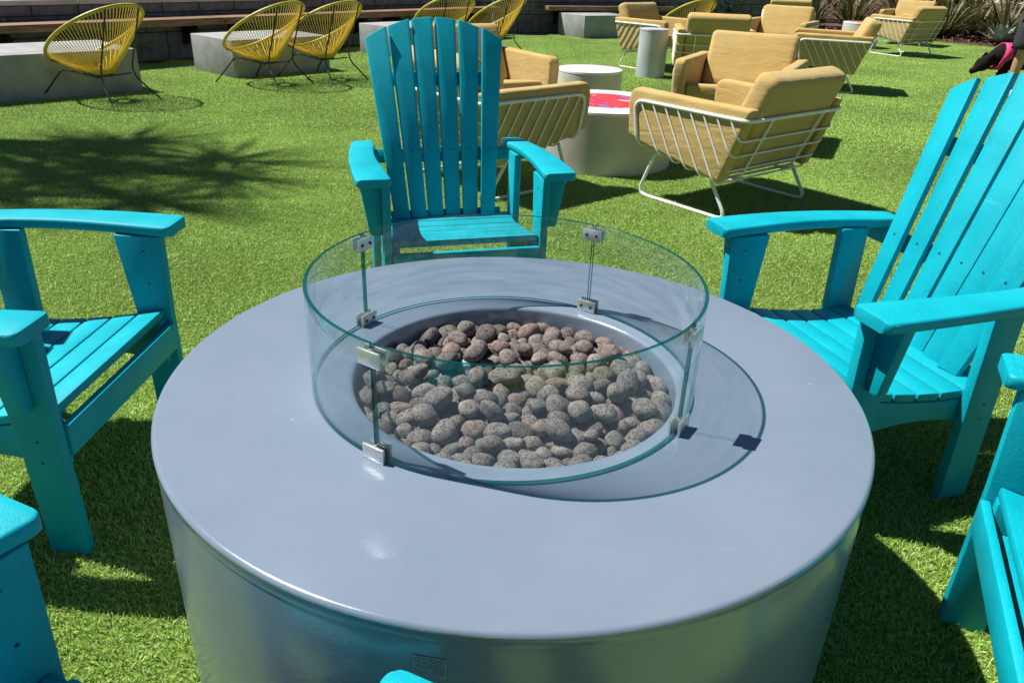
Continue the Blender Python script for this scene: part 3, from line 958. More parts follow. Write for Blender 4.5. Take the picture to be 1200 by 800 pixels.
HW, YF, YB = 0.415, -0.40, 0.335        # half width, arm front, arm rear (frame)
RZ = 0.52                               # height of the top rail
BF, BRr = (-0.37, 0.285), (0.195, 0.185)  # lower front and lower rear corner of the side
def make_lounge():
    root = empty('lounge_chair', (0, 0, 0))
    W_ = M['white_metal']; Fb = M['fabric']
    # top rail: front of one side, arm, round the back, arm, front of the other side
    pts = []
    for s in (-1, 1):
        side = [(s * HW, BF[0] + 0.02, BF[1] - 0.004), (s * HW, YF, RZ), (s * HW, YB, RZ)]
        pts += side if s < 0 else side[::-1]
    bm = bmesh.new(); tube(bm, fillet(pts, 0.07, 6, closed=True), 0.0095, 10, closed=True)
    mesh_obj('top_rail', from_bm('top_rail', bm, W_), root)
    # slanting side wires carried round under the seat
    def low(y):
        f = (y - BF[0]) / (BRr[0] - BF[0])
        return BF[1] + (BRr[1] - BF[1]) * f
    slope = (YB - BRr[0]) / (RZ - BRr[1])
    for k in range(8):
        yt = YF + 0.045 + k * 0.083
        # the wire runs down and back from the top rail
        yl = yt
        for _ in range(12):
            yl = yt + (RZ - low(min(yl, BRr[0]))) * 0.62
        if yl <= BRr[0] + 0.015:
            zl = low(yl)
            p = [(s * HW, yt, RZ) for s in (-1,)] + [(-HW, yl, zl), (HW, yl, zl), (HW, yt, RZ)]
            bm = bmesh.new(); tube(bm, fillet(p, 0.05, 4), 0.0052, 6)
            mesh_obj('seat_wire', from_bm('seat_wire', bm, W_), root)
        else:
            # reaches the back edge: carried round the back
            # intersection of the wire with the back edge line
            t = (yt - YB + (slope) * 0.0)
            z = RZ - (YB - yt) / (0.62 + slope)
            y = YB - (RZ - z) * slope
            p = [(-HW, yt, RZ), (-HW, y, z), (HW, y, z), (HW, yt, RZ)]
            bm = bmesh.new(); tube(bm, fillet(p, 0.05, 4), 0.0052, 6)
            mesh_obj('back_wire', from_bm('back_wire', bm, W_), root)
    for x in (-0.22, 0.22):
        bm = bmesh.new()
        tube(bm, fillet([(x, YB, RZ - 0.004), (x, BRr[0], BRr[1] - 0.006), (x, BF[0] + 0.02, BF[1] - 0.008)], 0.06, 5), 0.0065, 8)
        mesh_obj('spine_bar', from_bm('spine_bar', bm, W_), root)
    for s in (-1, 1):
        x = s * 0.36
        p = [(x, -0.26, low(-0.26) - 0.012), (x, -0.36, 0.011), (x, 0.36, 0.011), (x, 0.13, low(0.13) - 0.010)]
        p[2] = (x, 0.255, 0.011)
        bm = bmesh.new(); tube(bm, fillet(p, 0.07, 6), 0.0095, 10)
        mesh_obj('sled_leg', from_bm('sled_leg', bm, W_), root)
    bm = bmesh.new(); tube(bm, [(-0.36, -0.26, low(-0.26) - 0.012), (0.36, -0.26, low(-0.26) - 0.012)], 0.008, 8)
    mesh_obj('cross_bar', from_bm('cross_bar', bm, W_), root)
    bm = bmesh.new(); tube(bm, [(-0.36, 0.13, low(0.13) - 0.010), (0.36, 0.13, low(0.13) - 0.010)], 0.008, 8)
    mesh_obj('cross_bar', from_bm('cross_bar', bm, W_), root)
    # cushions
    th = 0.085
    for s in (-1, 1):
        poly = [(YF - 0.035, 0.33), (YF - 0.05, 0.50), (YF - 0.045, 0.555), (YF - 0.015, 0.578), (YB + 0.0, 0.572), (BRr[0] + 0.01, BRr[1] + 0.012), (BF[0] + 0.03, BF[1] + 0.014)]
        bm = soft_prism(poly, lambda u, v, t: (s * t, u, v), HW - 0.0065, HW - th, 0.026, 0.006, 3.0 * s)
        mesh_obj('arm_cushion', from_bm('arm_cushion', bm, Fb, angle=2.0), root)
    bm = soft_prism([(BF[0] + 0.0, BF[1] + 0.022), (BF[0] - 0.01, BF[1] + 0.135), (BRr[0] - 0.03, BRr[1] + 0.17), (BRr[0] - 0.02, BRr[1] + 0.02)],
                    lambda u, v, t: (t, u, v), -(HW - th - 0.003), HW - th - 0.003, 0.03, 0.006, 1.3)
    mesh_obj('seat_cushion', from_bm('seat_cushion', bm, Fb, angle=2.0), root)
    # back cushion leaning against the back wires
    e = Vector((YB - BRr[0], RZ - BRr[1])).normalized()
    nrm = Vector((-e.y, e.x))
    b0 = Vector((BRr[0], BRr[1])) + e * 0.02 + nrm * 0.014
    b1 = b0 + e * 0.53
    poly = [tuple(b0), tuple(b1), tuple(b1 + nrm * 0.13), tuple(b0 + e * 0.12 + nrm * 0.155)]
    bm = soft_prism(poly, lambda u, v, t: (t, u, v), -(HW - th - 0.004), HW - th - 0.004, 0.045, 0.007, 5.1)
    mesh_obj('back_cushion', from_bm('back_cushion', bm, Fb, angle=2.0), root)
    return root

lounge0 = make_lounge()
snapshot()
GL = 'yellow lounge chairs on the lawn'
lounges = [
    ((1.175, 3.02), (0.64, -0.77), 'yellow cushioned lounge chair whose white wire back faces the sunlit teal chair'),
    ((1.62, 4.78), (0.42, 0.91), 'yellow cushioned lounge chair facing the red printed drum table, behind the wire backed one'),
    ((-0.225, 3.225), (-0.74, -0.67), 'yellow cushioned lounge chair right behind the shaded teal chair back'),
    ((1.62, 9.05), (-0.69, 0.73), 'yellow cushioned lounge chair beside the grey metal cylinder table, near the far concrete block'),
    ((2.05, 7.75), (-0.12, -0.99), 'yellow cushioned lounge chair with its back turned, between cylinder table and printed drum table'),
    ((3.35, 9.70), (0.50, 0.87), 'yellow cushioned lounge chair facing the cylinder table in front of the flax bed'),
    ((3.38, 7.75), (0.955, -0.295), 'yellow cushioned lounge chair seen side on, its wire side casting shade on open lawn'),
    ((6.05, 11.95), (0.50, -0.866), 'yellow cushioned lounge chair with its wire back turned, closest to the mulch bed'),
    ((6.95, 14.0), (0.62, 0.78), 'yellow cushioned lounge chair behind the low white printed table by the mulch bed'),
    ((-0.33, 4.56), (-0.51, 0.86), 'yellow cushioned lounge chair whose sunlit inner arm shows beside the small plain drum table'),
    ((4.45, 13.0), (-0.25, -0.97), 'yellow cushioned lounge chair with its back turned, farthest out beside the flax plants'),
]
for i, (p, b, lab) in enumerate(lounges):
    o = lounge0 if i == 0 else copy_tree(lounge0)
    o.location = (p[0], p[1], 0.0)
    o.rotation_euler = (0, 0, math.atan2(-b[0], b[1]))
    tag(o, lab, 'lounge chair', GL)

# ------------------------------------------------------------------ round and block tables
def round_table(name, loc, r, h, m, label, cat, top=None, disc=None, ang=0.0):
    t = empty(name, (*loc, 0), ang, label, cat)
    b = [(r, 0.0), (r, h - 0.02), (r, h - 0.012)] + arcp(r - 0.008, h - 0.008, 0.008, 0, PI / 2, 4) + [(0, h)]
    if top:
        b = [(r - 0.002, 0.0), (r - 0.002, h - 0.02), (0.0, h - 0.02)]
        mesh_obj('drum', from_bm('drum', lathe(b, 72), m), t)
        c = [(0, h - 0.019), (r, h - 0.019)] + arcp(r - 0.004, h - 0.004, 0.004, 0, PI / 2, 3) + [(0, h)]
        tp = mesh_obj('table_top', from_bm('table_top', lathe(c, 72), top), t)
        if disc:
            mesh_obj('printed_disc', from_bm('printed_disc', lathe([(disc, h + 0.0005), (disc, h + 0.0015), (0, h + 0.002)], 64), M['print']), tp)
    else:
        mesh_obj('drum', from_bm('drum', lathe(b, 72), m), t)
    return t
round_table('drum_table', (0.52, 3.88), 0.46, 0.38, M['white_drum'], 'wide white drum table with a red printed disc on its top', 'table', M['white_gloss'], 0.275)
round_table('drum_table', (0.55, 5.45), 0.265, 0.385, M['white_drum'], 'plain white drum table, smaller, behind the red printed one', 'table', M['white_gloss'])
cy = round_table('cylinder_table', (1.46, 8.12), 0.165, 0.52, M['zinc'], 'slim grey metal cylinder side table among the yellow lounge chairs', 'side table', M['zinc'])
round_table('drum_table', (5.72, 13.0), 0.30, 0.40, M['white_drum'], 'low white table with a colourful print before the mulch bed plants', 'table', M['white_gloss'], 0.2)

def block_table(corner, d1, l1, l2, h, label):
    d1 = Vector(d1).normalized(); d2 = Vector((d1.y, -d1.x))
    c = Vector(corner) + d1 * l1 / 2 + d2 * l2 / 2
    t = empty('concrete_block_table', (c.x, c.y, 0), math.atan2(d1.y, d1.x), label, 'block table', 'concrete block tables along the wall bench')
    mesh_obj('body', from_bm('body', box(-l1 / 2, l1 / 2, -l2 / 2, l2 / 2, 0, h, 0.006), M['concrete']), t)
    return t
block_table((-5.17, 5.12), (0.68, 0.735), 1.75, 0.85, 0.36, 'long concrete block table behind the lone yellow string chair')
block_table((-3.47, 7.31), (0.66, 0.75), 1.14, 0.81, 0.36, 'concrete block table behind the pair of yellow string chairs')
block_table((-2.13, 9.43), (0.64, 0.77), 1.14, 0.81, 0.36, 'concrete block table peeping past the shaded teal chair back')
block_table((0.58, 13.24), (0.83, 0.55), 1.0, 0.75, 0.36, 'concrete block table under the far bench end')

# ------------------------------------------------------------------ block wall with bench
def wall(name, p0, p1, courses, label, cap=True, bl=0.46):
    d = p1 - p0; Ln = d.length; d.normalize()
    t = empty(name, (p0.x, p0.y, 0), math.atan2(d.y, d.x), label, 'wall')
    z = 0.0
    htot = sum(courses)
    mesh_obj('core', from_bm('core', box(0, Ln, 0.012, 0.20, 0, htot - 0.004, 0.0), M['mortar'], smooth=False), t)
    cache = {}
    for ci, hh in enumerate(courses):
        x = -0.23 * (ci % 2)
        while x < Ln:
            x0, x1 = max(x, 0), min(x + bl, Ln)
            if x1 - x0 > 0.05:
                key = (round(x1 - x0, 3), hh, rng.randrange(2))
                if key not in cache:
                    cache[key] = from_bm('block', box(0.005, key[0] - 0.005, -0.001, 0.011, 0.005, hh - 0.005, 0.004, 1), M['block' if key[2] else 'block_b'])
                b = mesh_obj('block', cache[key], t)
                b.location = (x0, rng.uniform(-0.003, 0.0), z)
            x += bl
        z += hh
    if cap:
        x = 0.0
        cm = {}
        while x < Ln:
            l = min(0.92, Ln - x)
            k = round(l, 3)
            if k not in cm:
                cm[k] = from_bm('cap_stone', box(0.003, k - 0.003, -0.02, 0.23, 0, 0.05, 0.006, 1), M['cap'])
            b = mesh_obj('cap_stone', cm[k], t); b.location = (x, 0, htot)
            x += 0.92
    return t
wallA = wall('block_wall', WA0, WA1, [0.30, 0.20, 0.10], 'low grey block wall with a pale cap behind the yellow string chairs')
wallB = wall('block_wall', WA1 + Vector((0.02, 0.28)), WB1, [0.30, 0.20, 0.20, 0.20], 'grey block wall in shade behind the far concrete block table')

def bench(p0, p1, n, label, z=0.40, depth=0.40):
    d = p1 - p0; Ln = d.length; d.normalize()
    t = empty('wall_bench', (p0.x, p0.y, 0), math.atan2(d.y, d.x), label, 'bench')
    seg = Ln / n
    for k in range(n):
        for j in range(3):
            me = from_bm('plank', box(k * seg + 0.003, (k + 1) * seg - 0.003, -depth + j * depth / 3 + 0.004, -depth + (j + 1) * depth / 3 - 0.004, z - 0.075 + rng.uniform(0, 0.003), z, 0.005), M['wood'])
            mesh_obj('plank', me, t)
        prof = [(-0.008, z - 0.077), (-depth + 0.05, z - 0.077), (-depth + 0.05, z - 0.11), (-0.06, z - 0.30), (-0.008, z - 0.30)]
        for f in (0.12, 0.88):
            x = (k + f) * seg
            mesh_obj('bracket', from_bm('bracket', prism(prof, lambda u, v, tt: (tt, u, v), x - 0.02, x + 0.02, 0.003), M['black_metal']), t)
    return t
bench(WA0 + WD * 0.2, WA1 - WD * 0.25, 5, 'wooden plank bench along the low wall behind the yellow string chairs', 0.46)
d2 = (WB1 - WA1).normalized()
bench(WA1 + Vector((0.02, 0.28)) + d2 * 0.85, WA1 + Vector((0.02, 0.28)) + d2 * 3.6, 1, 'wooden plank bench with a pale cut end above the far concrete block', 0.46)

# ------------------------------------------------------------------ yellow string chairs
def make_string_chair():
    root = empty('string_chair', (0, 0, 0))
    a, b, cz, tilt = 0.375, 0.44, 0.520, math.radians(31)
    def ring(t):
        x = a * math.cos(t) * (1.0 + 0.06 * math.sin(t))
        v = b * math.sin(t)
        return Vector((x, 0.05 + v * math.cos(tilt), cz + v * math.sin(tilt)))
    bm = bmesh.new(); tube(bm, [ring(2 * PI * k / 64) for k in range(64)], 0.0145, 10, closed=True)
    mesh_obj('rim', from_bm('rim', bm, M['ring']), root)
    hub = Vector((0, 0.10, 0.205))
    bm = bmesh.new(); tube(bm, [hub + Vector((0.055 * math.cos(2 * PI * k / 24), 0.05 * math.sin(2 * PI * k / 24), 0.012 * math.sin(2 * PI * k / 24))) for k in range(24)], 0.008, 8, closed=True)
    mesh_obj('hub_ring', from_bm('hub_ring', bm, M['black_metal']), root)
    n = 84
    for k in range(n):
        t = 2 * PI * k / n
        p = ring(t)
        q = hub + Vector((0.055 * math.cos(t), 0.05 * math.sin(t), 0.010))
        bm = bmesh.new()
        pts = []
        for j in range(5):
            s = j / 4
            x = p.lerp(q, s); x.z -= 0.030 * math.sin(s * PI)
            pts.append(x)
        tube(bm, pts, 0.0034, 5)
        mesh_obj('cord', from_bm('cord', bm, M['cord']), root)
    for s in (-1, 1):
        p1 = ring(PI / 2 - s * 0.42)
        bm = bmesh.new()
        tube(bm, fillet([(s * 0.25, 0.40, 0.004), (s * 0.155, 0.21, 0.215), (p1.x, p1.y + 0.012, p1.z)], 0.10, 6), 0.0068, 8)
        mesh_obj('rear_leg', from_bm('rear_leg', bm, M['black_metal']), root)
        p2 = ring(-s * 0.35 if s > 0 else PI + 0.35)
        bm = bmesh.new()
        tube(bm, fillet([(s * 0.27, -0.37, 0.004), (s * 0.20, -0.14, 0.255), (s * 0.06, 0.09, 0.188)], 0.05, 6), 0.0068, 8)
        mesh_obj('front_leg', from_bm('front_leg', bm, M['black_metal']), root)
        bm = bmesh.new()
        q1 = ring(-PI / 2 + s * 0.5)
        tube(bm, [(s * 0.06, 0.09, 0.192), (q1.x, q1.y, q1.z - 0.012)], 0.0060, 8)
        mesh_obj('seat_strut', from_bm('seat_strut', bm, M['black_metal']), root)
    bm = bmesh.new(); tube(bm, [(-0.155, 0.21, 0.213), (0.155, 0.21, 0.213)], 0.006, 8)
    mesh_obj('cross_bar', from_bm('cross_bar', bm, M['black_metal']), root)
    return root
string0 = make_string_chair()
snapshot()
strings = [
    ((-3.50, 5.37), (0.93, -0.37), 'yellow string chair standing alone by the long concrete block table'),
    ((-2.50, 6.55), (0.90, -0.44), 'yellow string chair of the pair, nearer the lone one'),
    ((-2.05, 7.02), (0.84, -0.54), 'yellow string chair of the pair, nearer the shaded teal chair back'),
    ((-1.05, 9.25), (0.60, -0.80), 'yellow string chair whose rim shows just above the shaded teal chair back'),
    ((-0.42, 9.75), (0.80, -0.60), 'yellow string chair behind the teal chair back, before the tall block wall'),
    ((2.3, 10.9), (0.55, -0.83), 'yellow string chair behind the back turned lounge chair, by the flax bed'),
]
for i, (p, b, lab) in enumerate(strings):
    o = string0 if i == 0 else copy_tree(string0)
    o.location = (p[0], p[1], 0.0)
    o.rotation_euler = (0, 0, math.atan2(-b[0], b[1]))
    tag(o, lab, 'string chair', 'yellow string chairs by the wall')

# ------------------------------------------------------------------ planting
def strap_clump(n, l0, l1, wid, seed, droop=1.0, spread=1.0):
    r = random.Random(seed); bl = []
    for k in range(n):
        a = r.uniform(0, 2 * PI); el = r.uniform(0.45, 1.45)
        L = r.uniform(l0, l1); d = Vector((math.cos(a), math.sin(a), 0)); sd = Vector((-d.y, d.x, 0))
        p = d * r.uniform(0, 0.12) * spread; ang = el; pts = []
        for j in range(7):
            s = j / 6
            wd = wid * (1 - s ** 2.5) * r.uniform(0.9, 1.1) + 0.001
            pts.append((p.copy(), sd * wd / 2))
            p = p + (d * math.cos(ang) * spread + Vector((0, 0, math.sin(ang)))) * L / 6
            ang -= droop * r.uniform(0.10, 0.34) * (0.4 + s)
        for j, (c, h) in enumerate(pts):
            c.z = max(c.z, 0.02)
        bl.append((pts, r.random()))
    return bl
flax_me = [strip_mesh('leaves', strap_clump(110, 0.7, 1.35, 0.045, 11 + k), M['flax' if k % 2 else 'flax_green']) for k in range(4)]
FL = ['dark bronze flax', 'green strap leaved plant']
spots = [(3.2, 15.6, 1.0, 0), (4.1, 15.9, 0.9, 1), (4.9, 16.6, 1.1, 2), (2.5, 14.9, 0.75, 2), (5.7, 17.4, 1.0, 3), (6.6, 18.0, 1.0, 1), (7.3, 17.4, 1.15, 3),
         (7.9, 16.3, 0.95, 1), (8.6, 15.9, 1.1, 3), (9.4, 15.2, 1.0, 1), (8.4, 17.6, 1.3, 3), (9.7, 16.8, 1.25, 1), (10.6, 14.9, 1.0, 2), (10.9, 16.2, 1.3, 3), (11.6, 13.9, 1.0, 1), (12.6, 14.6, 1.2, 3)]
for i, (x, y, s, k) in enumerate(spots):
    t = empty('flax_plant', (x, y, 0.0), rng.uniform(0, 6.28), None, None)
    t.scale = (s, s, s)
    tag(t, ('bronze and straw coloured' if k % 2 else 'green') + ' strap leaved flax plant in the bed behind the lounge chairs', 'plant',
        'bronze flax plants in the bed' if k % 2 else 'green flax plants in the bed')
    o = mesh_obj('leaves', flax_me[k], t); tag(o, kind='stuff')
# agaves with separate leaves
def agave_leaf():
    bm = bmesh.new(); rows = []
    for j in range(9):
        s = j / 8
        y = 0.42 * s
        w_ = 0.055 * (0.65 + 1.2 * s - 1.85 * s ** 3) + 0.001
        z = 0.02 + 0.05 * s * s
        th = 0.016 * (1 - s) + 0.002
        rows.append([bm.verts.new(v) for v in ((-w_, y, z + 0.018 * (1 - s)), (0, y, z), (w_, y, z + 0.018 * (1 - s)), (0, y, z - th - 0.006))])
    for a, b in zip(rows, rows[1:]):
        for k in range(4):
            bm.faces.new((a[k], a[(k + 1) % 4], b[(k + 1) % 4], b[k]))
    bm.faces.new(rows[0]); bm.faces.new(rows[-1])
    me = from_bm('leaf', bm, M['agave'], angle=1.2)
    at = me.attributes.new('tint', 'FLOAT', 'POINT')
    at.data.foreach_set('value', [0.5 + 0.5 * math.sin(i * 1.7) for i in range(len(me.vertices))])
    return me
ag = agave_leaf()
for x, y, s, lab in ((9.05, 14.62, 1.15, 'grey green agave rosette on the mulch beside the round rock'), (12.2, 12.6, 1.0, 'grey green agave rosette farther along the mulch bed')):
    t = empty('agave_plant', (x, y, 0.03), 0, lab, 'agave')
    t.scale = (s, s, s)
    for k in range(26):
        q = k / 26
        o = mesh_obj('leaf', ag, t)
        o.rotation_euler = (0.15 + 1.15 * q, 0, k * 2.4)
        sc_ = 1.0 - 0.35 * q
        o.scale = (sc_, sc_, sc_)
def rock(loc, s, lab):
    bm = bmesh.new(); bmesh.ops.create_icosphere(bm, subdivisions=4, radius=1)
    for v in bm.verts:
        n = v.co.normalized()
        k = 1 + 0.22 * noise.noise(n * 1.3 + Vector(loc)) + 0.07 * noise.noise(n * 4 + Vector(loc))
        v.co = Vector((n.x * s[0], n.y * s[1], n.z * s[2])) * k
    o = mesh_obj('garden_rock', from_bm('garden_rock', bm, M['rock'], angle=3)); o.location = loc
    tag(o, lab, 'rock')
rock((9.25, 13.85, 0.10), (0.26, 0.20, 0.16), 'tan boulder at the mulch edge beside the agave')
rock((11.0, 12.35, 0.08), (0.22, 0.2, 0.14), 'smaller tan boulder farther along the mulch edge')
# bark chips on the bed
r = np.random.default_rng(5)
n = 9000
cx = r.uniform(6.6, 13.6, n); cy_ = r.uniform(10.2, 17.6, n)
bl = []
e = [(14, 9.4), (9.6, 13.1), (8.1, 14.9), (6.9, 16.9), (6.2, 17.6)]
for x, y in zip(cx, cy_):
    ok = any(((bx - ax) * (y - ay) - (by - ay) * (x - ax)) < -0.03 and min(ay, by) <= y <= max(ay, by) for (ax, ay), (bx, by) in zip(e, e[1:]))
    if not ok: continue
    a = rng.uniform(0, 2 * PI); ti = rng.gauss(0, 0.35)
    d = Vector((math.cos(a) * math.cos(ti), math.sin(a) * math.cos(ti), math.sin(ti))); h = Vector((-math.sin(a), math.cos(a), rng.gauss(0, 0.3))) * rng.uniform(0.008, 0.018)
    c = Vector((x, y, 0.018 + rng.random() * 0.02)); L = rng.uniform(0.02, 0.05)
    bl.append(([(c - d * L, h), (c, h * 1.2), (c + d * L, h * 0.7)], rng.random()))
chips = mesh_obj('bark_chips', strip_mesh('bark_chips', bl, M['chip']))
tag(chips, 'reddish brown bark chips on the planting bed', 'mulch', kind='stuff')
# bushes beyond the beds and beyond the low wall
def bush_mesh(seed, n, rx, rz_, leaf):
    r = random.Random(seed); bl = []
    cl = [(Vector((r.gauss(0, 0.45) * rx, r.gauss(0, 0.45) * rx, rz_ * r.uniform(0.25, 0.95))), r.uniform(0.16, 0.34) * rx) for _ in range(26)]
    for k in range(n):
        c, rad = r.choice(cl)
        v = Vector((r.gauss(0, 1), r.gauss(0, 1), r.gauss(0, 1))).normalized() * rad * r.uniform(0.75, 1.1)
        p = c + v
        d = (v.normalized() + Vector((r.gauss(0, .6), r.gauss(0, .6), r.gauss(0, .6)))).normalized()
        sd = d.orthogonal().normalized()
        q = Quaternion(d, r.uniform(0, 6.28)); sd = q @ sd
        L = leaf * r.uniform(0.6, 1.3)
        bl.append(([(p, sd * 0.003), (p + d * L * 0.5, sd * L * 0.26), (p + d * L, sd * 0.002)], r.random()))
    return strip_mesh('leaves', bl, M['shrub'])
bushes = [bush_mesh(21 + k, 5200, 1.0, 1.5, 0.09) for k in range(3)]
bs = [(-7.6, 8.6, 0.9), (-6.6, 10.1, 0.75), (-5.4, 12.0, 0.85), (-8.9, 7.4, 0.9), (-4.2, 14.2, 0.9), (-3.0, 16.4, 1.0),
      (7.4, 20.0, 1.3), (9.6, 19.2, 1.4), (11.8, 18.0, 1.4), (13.6, 16.2, 1.3), (5.2, 20.5, 1.2), (12.4, 16.0, 1.0), (3.2, 18.6, 1.0), (0.8, 17.8, 1.0)]
for i, (x, y, s) in enumerate(bs):
    beyond = i < 6
    t = empty('leafy_bush', (x, y, 0.0), rng.uniform(0, 6.28),
              'leafy green bush beyond the low block wall' if beyond else 'leafy green bush behind the flax bed', 'bush',
              'bushes beyond the low wall' if beyond else 'bushes behind the flax bed')
    t.scale = (s, s, s * (0.72 if beyond else 1))
    o = mesh_obj('leaves', bushes[i % 3], t); tag(o, kind='stuff')
    bm = bmesh.new()
    for k in range(5):
        a = k * 1.3
        tube(bm, [(0.03 * math.cos(a), 0.03 * math.sin(a), 0), (0.2 * math.cos(a), 0.2 * math.sin(a), 0.45), (0.5 * math.cos(a), 0.5 * math.sin(a), 1.0)], 0.02, 6, radii=[0.025, 0.018, 0.008])
    mesh_obj('stems', from_bm('stems', bm, M['bark']), t)

# sword leaved tree beside the frame, whose crown shades the lawn
tr = empty('sword_leaf_tree', (-7.45, 4.62, 0), 0, 'slender tree with sword shaped leaves that shades the lawn by the string chairs', 'tree')
heads = [Vector((-0.05, 0.25, 7.7)), Vector((0.95, 0.05, 7.55)), Vector((0.55, -0.60, 7.0)), Vector((-0.6, -0.25, 7.3)), Vector((0.2, -0.9, 7.4)), Vector((0.5, 0.35, 7.1)), Vector((1.25, -0.35, 7.3)), Vector((0.85, -0.85, 7.6)), Vector((-0.3, -0.65, 7.0)), Vector((0.15, -0.2, 7.9))]
bm = bmesh.new()
tube(bm, [(0, 0, 0), (0.03, 0.02, 2.2), (0.05, 0.0, 4.4), (0.08, 0.02, 5.9)], 0.1, 12, radii=[0.13, 0.10, 0.085, 0.075])
mesh_obj('trunk', from_bm('trunk', bm, M['bark']), tr)
for h in heads:
    bm = bmesh.new()
    tube(bm, [(0.08, 0.02, 5.8), tuple(Vector((0.08, 0.02, 6.1)).lerp(h, 0.45)), tuple(h)], 0.05, 8, radii=[0.06, 0.05, 0.04])
    mesh_obj('limb', from_bm('limb', bm, M['bark']), tr)
bl = []
rr_ = random.Random(31)
for h in heads:
    for k in range(88):
        d = Vector((rr_.gauss(0, 1), rr_.gauss(0, 1), rr_.gauss(0.25, 0.8))).normalized()
        sd = d.cross(Vector((0, 0, 1)))
        sd = sd.normalized() if sd.length > 0.05 else Vector((1, 0, 0))
        L = rr_.uniform(0.40, 0.95); p = h + d * 0.03; pts = []
        for j in range(5):
            s = j / 4
            pts.append((p.copy(), sd * 0.0115 * (1 - s ** 2) + sd * 0.001))
            p = p + d * L / 4; d = (d + Vector((0, 0, -0.10 * (0.3 + s)))).normalized()
        bl.append((pts, rr_.random()))
cr = mesh_obj('crown', strip_mesh('crown', bl, M['palm']), tr); tag(cr, kind='stuff')

# ------------------------------------------------------------------ person with a dog on a leash
def skin_body(name, joints, edges, m, parent=None, sub=2):
    """joints: name -> (xyz, radius)"""
    idx = {k: i for i, k in enumerate(joints)}
    me = bpy.data.meshes.new(name)
    me.from_pydata([joints[k][0] for k in joints], [(idx[a], idx[b]) for a, b in edges], [])
    o = mesh_obj(name, me, parent)
    md = o.modifiers.new('skin', 'SKIN'); md.use_smooth_shade = True
    sv = me.skin_vertices[0].data
    for k, i in idx.items():
        r = joints[k][1]
        sv[i].radius = r if isinstance(r, tuple) else (r, r)
        sv[i].use_root = (i == 0)
    s = o.modifiers.new('sub', 'SUBSURF'); s.levels = sub; s.render_levels = sub
    me.materials.append(m)
    return o
PX, PY = 5.36, 7.52
pe = empty('person', (PX, PY, 0), math.radians(8), 'person in dark knee length shorts holding the leash of the black dog', 'person')
J = {'pelvis': ((0, 0, 0.92), (0.125, 0.10)), 'waist': ((0, 0, 1.08), (0.125, 0.09)), 'chest': ((0, 0.0, 1.30), (0.155, 0.10)), 'neckb': ((0, 0.01, 1.44), (0.075, 0.065)),
     'neck': ((0, -0.005, 1.50), 0.052), 'head': ((0, -0.02, 1.58), (0.068, 0.078)), 'top': ((0, -0.012, 1.66), (0.066, 0.08)), 'crown': ((0, 0.0, 1.715), (0.04, 0.05))}
E_ = [('pelvis', 'waist'), ('waist', 'chest'), ('chest', 'neckb'), ('neckb', 'neck'), ('neck', 'head'), ('head', 'top'), ('top', 'crown')]
for s, n in ((-1, 'l'), (1, 'r')):
    J.update({'hip' + n: ((s * 0.095, 0.0, 0.86), 0.090), 'thigh' + n: ((s * 0.105, -0.01, 0.68), 0.080), 'knee' + n: ((s * 0.11, -0.015, 0.49), 0.056), 'calf' + n: ((s * 0.112, 0.012, 0.34), 0.056),
              'ankle' + n: ((s * 0.115, 0.02, 0.10), 0.036), 'heel' + n: ((s * 0.115, 0.03, 0.045), 0.036), 'ball' + n: ((s * 0.125, -0.11, 0.035), 0.036), 'toe' + n: ((s * 0.128, -0.17, 0.028), 0.026)})
    E_ += [('pelvis', 'hip' + n), ('hip' + n, 'thigh' + n), ('thigh' + n, 'knee' + n), ('knee' + n, 'calf' + n), ('calf' + n, 'ankle' + n), ('ankle' + n, 'heel' + n), ('heel' + n, 'ball' + n), ('ball' + n, 'toe' + n)]
    f = -0.10 if s < 0 else 0.0
    J.update({'sh' + n: ((s * 0.185, 0.0, 1.40), 0.056), 'ua' + n: ((s * 0.225, 0.01, 1.26), 0.046), 'elb' + n: ((s * 0.245, 0.02 + f * .3, 1.12), 0.038), 'fa' + n: ((s * 0.25, -0.03 + f, 1.00), 0.036), 'wr' + n: ((s * 0.25, -0.06 + f, 0.88), 0.025),
              'palm' + n: ((s * 0.247, -0.07 + f, 0.81), (0.022, 0.036))})
    E_ += [('chest', 'sh' + n), ('sh' + n, 'ua' + n), ('ua' + n, 'elb' + n), ('elb' + n, 'fa' + n), ('fa' + n, 'wr' + n), ('wr' + n, 'palm' + n)]
    for q in range(4):
        yo = -0.03 + 0.02 * q; ln = (0.075, 0.085, 0.08, 0.062)[q]
        bx_, by_, bz_ = J['palm' + n][0]
        J['k%d' % q + n] = ((bx_, by_ + yo, bz_ - 0.035), 0.0095); J['m%d' % q + n] = ((bx_ - s * 0.012, by_ + yo, bz_ - 0.035 - ln * 0.55), 0.009); J['f%d' % q + n] = ((bx_ - s * 0.034, by_ + yo, bz_ - 0.035 - ln * 0.75), 0.008)
        E_ += [('palm' + n, 'k%d' % q + n), ('k%d' % q + n, 'm%d' % q + n), ('m%d' % q + n, 'f%d' % q + n)]
    J['t1' + n] = ((bx_ - s * 0.012, by_ - 0.042, bz_ + 0.005), 0.011); J['t2' + n] = ((bx_ - s * 0.025, by_ - 0.055, bz_ - 0.03), 0.009)
    E_ += [('palm' + n, 't1' + n), ('t1' + n, 't2' + n)]
skin_body('body', J, E_, M['skin'], pe)
